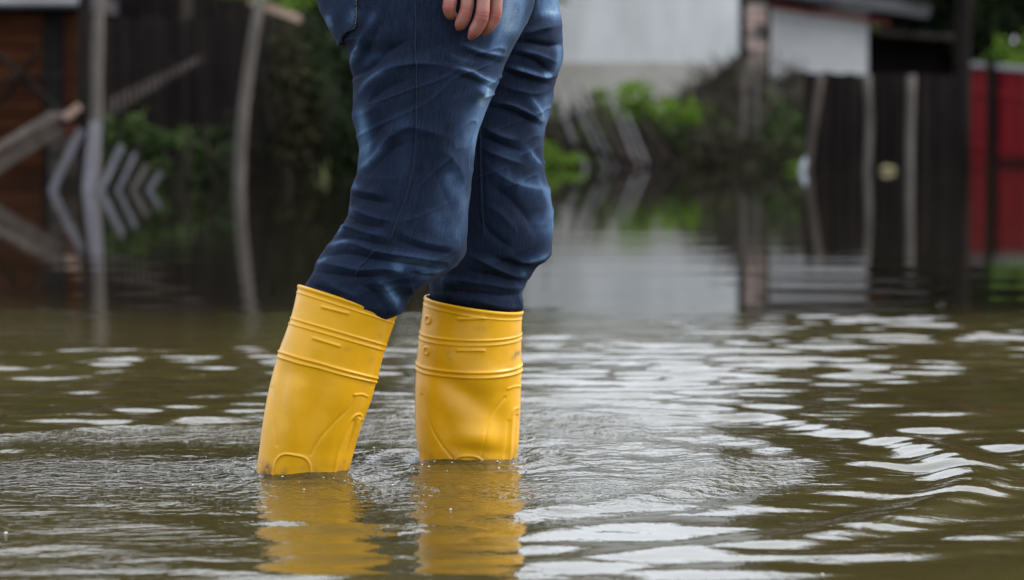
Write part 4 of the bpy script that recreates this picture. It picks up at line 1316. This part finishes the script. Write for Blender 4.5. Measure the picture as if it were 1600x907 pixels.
near_dirt = [F([(410, 720), (420, 736), (410, 742)], 6, .8), F([(440, 735), (450, 742)], 8, .35), F([(585, 558), (576, 570)], 4, .35), F([(500, 590), (506, 610)], 14, .10),
             F([(436, 616), (446, 640)], 12, .12), F([(536, 545), (552, 548)], 4, .25), F([(590, 520), (600, 530)], 5, .2)]
far_dirt = [F([(800, 562), (808, 554), (814, 548)], 3.5, .95), F([(790, 576), (804, 574)], 3, .6), F([(744, 514), (760, 516)], 5, .35), F([(696, 540), (704, 556)], 7, .25),
            F([(806, 516), (812, 526)], 4, .3), F([(700, 560), (706, 566)], 4, .3), F([(760, 590), (780, 588)], 8, .1)]
nb_ = boot('', near_boot, [(447.5, 2.6, 1.8), (456.5, 1.5, 1.0), (497, 1.7, 1.5), (505, 1.7, 1.3), (549, 2.0, 2.2), (557, 2.0, 2.0), (553, 9, .6)], near_marks, near_dents, near_dirt, 4.56, .07, (1, -.35, 0), 0, 3)
fb_ = boot('', far_boot, [(465.5, 2.6, 1.8), (474, 1.5, 1.0), (518, 1.8, 1.6), (526, 1.8, 1.3), (566, 2.1, 2.3), (574, 2.1, 2.0), (570, 9, .6)], far_marks, far_dents, far_dirt, 4.755, .07, (1, -.45, 0), 0, 6)

# ---- body (under the clothes) with the hand that hangs in front of the thigh
def tube(pts, rad, n=20, flat=None, m=None):
    pts = np.asarray(pts, float)
    rad = np.asarray(rad, float)
    m = m or max(24, 6 * len(pts))
    q = spline(np.concatenate([pts, rad[:, None]], 1), m)
    pts, rad = q[:, :3], np.maximum(q[:, 3], 1e-4)
    tg = np.gradient(pts, axis=0); tg /= np.linalg.norm(tg, axis=1, keepdims=True)
    ref = np.array([0, 1, 0.1])
    vs = []
    for i in range(m):
        s = np.cross(tg[i], ref); s /= np.linalg.norm(s)
        t = np.cross(s, tg[i])
        a = np.arange(n) * 2 * math.pi / n
        fl = 1.0 if flat is None else flat
        vs.append(pts[i] + rad[i] * (np.cos(a)[:, None] * s + np.sin(a)[:, None] * t * fl))
    vs = np.array(vs).reshape(-1, 3)
    f = [list(map(int, x)) for x in grid_faces(m, n)] + [list(range(n))[::-1], [(m - 1) * n + i for i in range(n)]]
    return vs, f

HY = 4.432
wrist = P(742, -100, HY + .004)
elbow = P(655, -330, 4.44); shoulder = P(640, -600, 4.50); shoulder2 = P(660, -600, 4.88)
elbow2 = P(770, -360, 4.94); wrist2 = P(850, -260, 4.80)
neck = P(655, -640, 4.69); head_c = P(672, -775, 4.68)
px2m = lambda r_: r_ * HY / FPX
items = [
    tube([P(650, -60, 4.66), P(650, -200, 4.67), P(640, -330, 4.68), P(645, -480, 4.69), P(650, -590, 4.69), neck], [.14, .145, .14, .155, .13, .07], 28, .95),
    tube([P(652, -560, 4.69), neck, P(664, -700, 4.69)], [.08, .062, .06], 20),
    tube([P(650, -575, 4.69), shoulder], [.09, .065]), tube([P(650, -575, 4.69), shoulder2], [.09, .065]),
    tube([shoulder, (shoulder + elbow) / 2, elbow, (elbow + wrist) / 2, wrist], [.062, .052, .043, .040, .029]),
    tube([shoulder2, (shoulder2 + elbow2) / 2, elbow2, (elbow2 + wrist2) / 2, wrist2], [.062, .052, .043, .040, .029]),
    tube([wrist, P(745, -70, HY + .002), P(752, -30, HY + .004)], [.028, .038, .040], 20, .42),
    tube([wrist2, P(864, -235, 4.8), P(880, -200, 4.8)], [.028, .038, .040], 20, .42),
    tube([P(640, -60, 4.60), P(660, 130, 4.58), P(640, 330, 4.57), P(560, 450, 4.56), P(490, 640, 4.56), P(470, 750, 4.56)], [.095, .08, .062, .05, .048, .04]),
    tube([P(730, -60, 4.74), P(765, 130, 4.76), P(765, 330, 4.76), P(745, 450, 4.76), P(735, 640, 4.755), P(730, 750, 4.755)], [.095, .08, .062, .05, .048, .04]),
    # head with nose, brow, chin and ears
    tube([P(672, -690, 4.68), P(676, -725, 4.68), head_c, P(668, -830, 4.68), P(664, -862, 4.68)], [.045, .066, .084, .078, .03], 24, .86),
    tube([P(752, -790, 4.66), P(770, -762, 4.65), P(758, -752, 4.65)], [.012, .017, .010], 12), tube([P(735, -705, 4.65), P(752, -712, 4.64)], [.03, .022], 14),
    tube([P(660, -790, 4.595), P(655, -760, 4.598), P(660, -740, 4.60)], [.012, .014, .008], 10),
    tube([P(672, -790, 4.765), P(667, -760, 4.762), P(672, -740, 4.76)], [.012, .014, .008], 10),
]
bv, bf = merge(items)
tmp = link('tmp', mesh_np('tmp', bv, bf), None)
rm = tmp.modifiers.new('r', 'REMESH'); rm.mode = 'VOXEL'; rm.voxel_size = .007
sm = tmp.modifiers.new('s', 'SMOOTH'); sm.factor = .5; sm.iterations = 5
dg = bpy.context.evaluated_depsgraph_get()
ev = tmp.evaluated_get(dg)
em = ev.to_mesh()
bV = np.array([v.co[:] for v in em.vertices]); bF = [list(p.vertices) for p in em.polygons]
ev.to_mesh_clear()
bpy.data.objects.remove(tmp)
# fingers: (photo path, depth, radii in photo pixels)
fingers = [
    ([(700, -46), (703, -18), (703.5, 0), (702, 12), (703, 20), (708, 25.5), (711, 26.5)], [.010, .006, .002, 0, .004, .014, .020], [10.8, 10.6, 10.7, 10.4, 9.4, 7.2, 2.0]),
    ([(728, -50), (731, -20), (730.5, 0), (728.5, 16), (725, 27), (719, 40), (716, 47)], [.004, 0, -.002, -.003, -.001, .006, .010], [11.0, 10.5, 10.2, 10.1, 10.6, 9.2, 4.0]),
    ([(756, -50), (756, -20), (755.4, 0), (754, 18), (750.5, 33), (741, 50), (734, 61)], [.002, -.003, -.006, -.008, -.006, .000, .006], [11.2, 10.7, 10.5, 10.5, 11.0, 9.6, 4.2]),
    ([(778, -48), (776.5, -20), (775.5, 0), (774.5, 14), (771.5, 27), (763, 43), (753, 55)], [.012, .010, .010, .010, .011, .014, .018], [11.0, 10.4, 10.0, 10.0, 10.6, 9.2, 4.0]),
]
fv, ff_, fl = [], [], []
n0 = len(bV)
flush = [np.zeros(n0)]
allV, allF = [bV], list(bF)
for pts, dy, rad in fingers:
    c = np.array([P(p[0], p[1], HY + d) for p, d in zip(pts, dy)])
    vs, fs = tube(c, [px2m(r_) for r_ in rad], 28, .95, m=90)
    ring_r = 90
    t = np.repeat(np.linspace(0, 1, ring_r), 28)
    # creases and knuckle bulge, rounded tip
    cen = vs.reshape(ring_r, 28, 3).mean(1)
    dirv = vs - np.repeat(cen, 28, 0)
    k = 1 + .045 * np.exp(-((t - .62) / .07) ** 2) + .02 * np.exp(-((t - .82) / .05) ** 2)
    k -= .05 * np.exp(-((t - .635) / .010) ** 2) + .04 * np.exp(-((t - .60) / .010) ** 2) + .035 * np.exp(-((t - .82) / .008) ** 2)
    vs = np.repeat(cen, 28, 0) + dirv * k[:, None]
    allF += [[i + n0 for i in q] for q in fs]
    n0 += len(vs)
    allV.append(vs)
    flush.append(np.clip(.30 + .55 * np.exp(-((t - .64) / .09) ** 2) + .55 * sstep(.78, 1.0, t), 0, 1))
for k_, (wr_, dx) in enumerate(((wrist2, -22), (wrist2, -7), (wrist2, 8), (wrist2, 23))):
    b0 = P(880 + dx * .7, -205 - dx * .5, 4.8); L_ = (62, 72, 68, 52)[k_]
    vs, fs = tube([b0, P(894 + dx * .7, -205 - dx * .5 + L_ * .45, 4.795), P(896 + dx * .7, -205 - dx * .5 + L_ * .9, 4.805)], [.0095, .0085, .005], 14, 1, m=24)
    allF += [[i + n0 for i in q] for q in fs]; n0 += len(vs); allV.append(vs); flush.append(np.full(len(vs), .3))
for (b0, b1, b2) in ((P(770, -78, HY), P(792, -50, HY + .03), P(794, -22, HY + .04)), (P(850, -235, 4.8), P(846, -205, 4.78), P(852, -180, 4.77))):
    vs, fs = tube([b0, b1, b2], [.014, .0115, .006], 14, 1, m=24)
    allF += [[i + n0 for i in q] for q in fs]; n0 += len(vs); allV.append(vs); flush.append(np.full(len(vs), .3))
body = part('body', np.concatenate(allV), allF, M['skin'], person)
put_attr(body.data, 'flush', np.concatenate(flush))

# clothes above the frame
def cloth(items, mat, name):
    v, f = merge(items)
    return part(name, v, f, mat, person)
cloth([tube([P(655, -95, 4.66), P(650, -200, 4.67), P(640, -330, 4.68), P(645, -480, 4.69), P(650, -590, 4.69), P(655, -640, 4.69)], [.165, .165, .16, .175, .15, .085], 36, .95),
       tube([P(650, -575, 4.69), shoulder, (shoulder + elbow) / 2, elbow, (elbow + wrist) / 2, P(735, -118, HY + .005)], [.11, .085, .07, .06, .055, .042], 28),
       tube([P(650, -575, 4.69), shoulder2, (shoulder2 + elbow2) / 2, elbow2, (elbow2 + wrist2) / 2, P(846, -268, 4.80)], [.11, .085, .07, .06, .055, .042], 28)], M['jacket'], 'jacket')
hv, hf = tube([P(640, -735, 4.68), P(640, -790, 4.68), P(655, -850, 4.68), P(662, -880, 4.68)], [.05, .088, .085, .03], 26, .9)
cloth([(hv, hf)], M['hair'], 'hair')

# ---- small things on the water
def bubble(px, py, rpx, label, group):
    d = ray(px, py)
    Yd = -CAM_H / d[2]
    c = P(px, py, Yd)
    bm = bmesh.new()
    bmesh.ops.create_uvsphere(bm, u_segments=14, v_segments=10, radius=rpx * Yd / FPX)
    me = bpy.data.meshes.new('bubble'); bm.to_mesh(me); bm.free()
    for p in me.polygons: p.use_smooth = True
    me.transform(Matrix.Diagonal((1, 1, .45, 1)))
    tag(link('bubble', me, M['bubble_glint'], None, (c[0], c[1], .001)), label, 'bubble', group)
bubble(9, 834, 2.8, 'pale bubble alone on the water at the picture edge', 'bubbles on the water')
bubble(704, 797, 2.0, 'tiny bubble on the reflection of the far boot', 'bubbles on the water')
bubble(475, 766, 1.6, 'tiny bubble on the reflection of the near boot', 'bubbles on the water')
bubble(1285, 899, 2.6, 'tiny pale bubble low on the open water', 'bubbles on the water')

# pale flecks added as sky glints of the chop round the boots
fr_ = np.random.default_rng(5)
fv_, ff2 = [], []
bm = bmesh.new()
bmesh.ops.create_icosphere(bm, subdivisions=2, radius=1)
iv = np.array([v.co[:] for v in bm.verts]); ifc = [[v.index for v in f.verts] for f in bm.faces]
bm.free()
for k in range(70):
    bx, by = ((-0.335, 4.56), (-0.072, 4.755))[k % 2]
    a = fr_.uniform(0, 2 * math.pi)
    d = .074 + abs(fr_.normal()) * (.014 if k < 22 else .13)
    rad = fr_.uniform(.0007, .0021)
    fv_.append(iv * rad * [1, 1, .5] + [bx + math.cos(a) * d, by + math.sin(a) * d, .0025])
    ff2 += [[i + k * len(iv) for i in q] for q in ifc]
tag(part('bubble_glint', np.concatenate(fv_), ff2, M['bubble_glint']), 'tiny pale flecks added for sky glints on the water round the yellow boots', 'bubble_glint', kind='stuff')
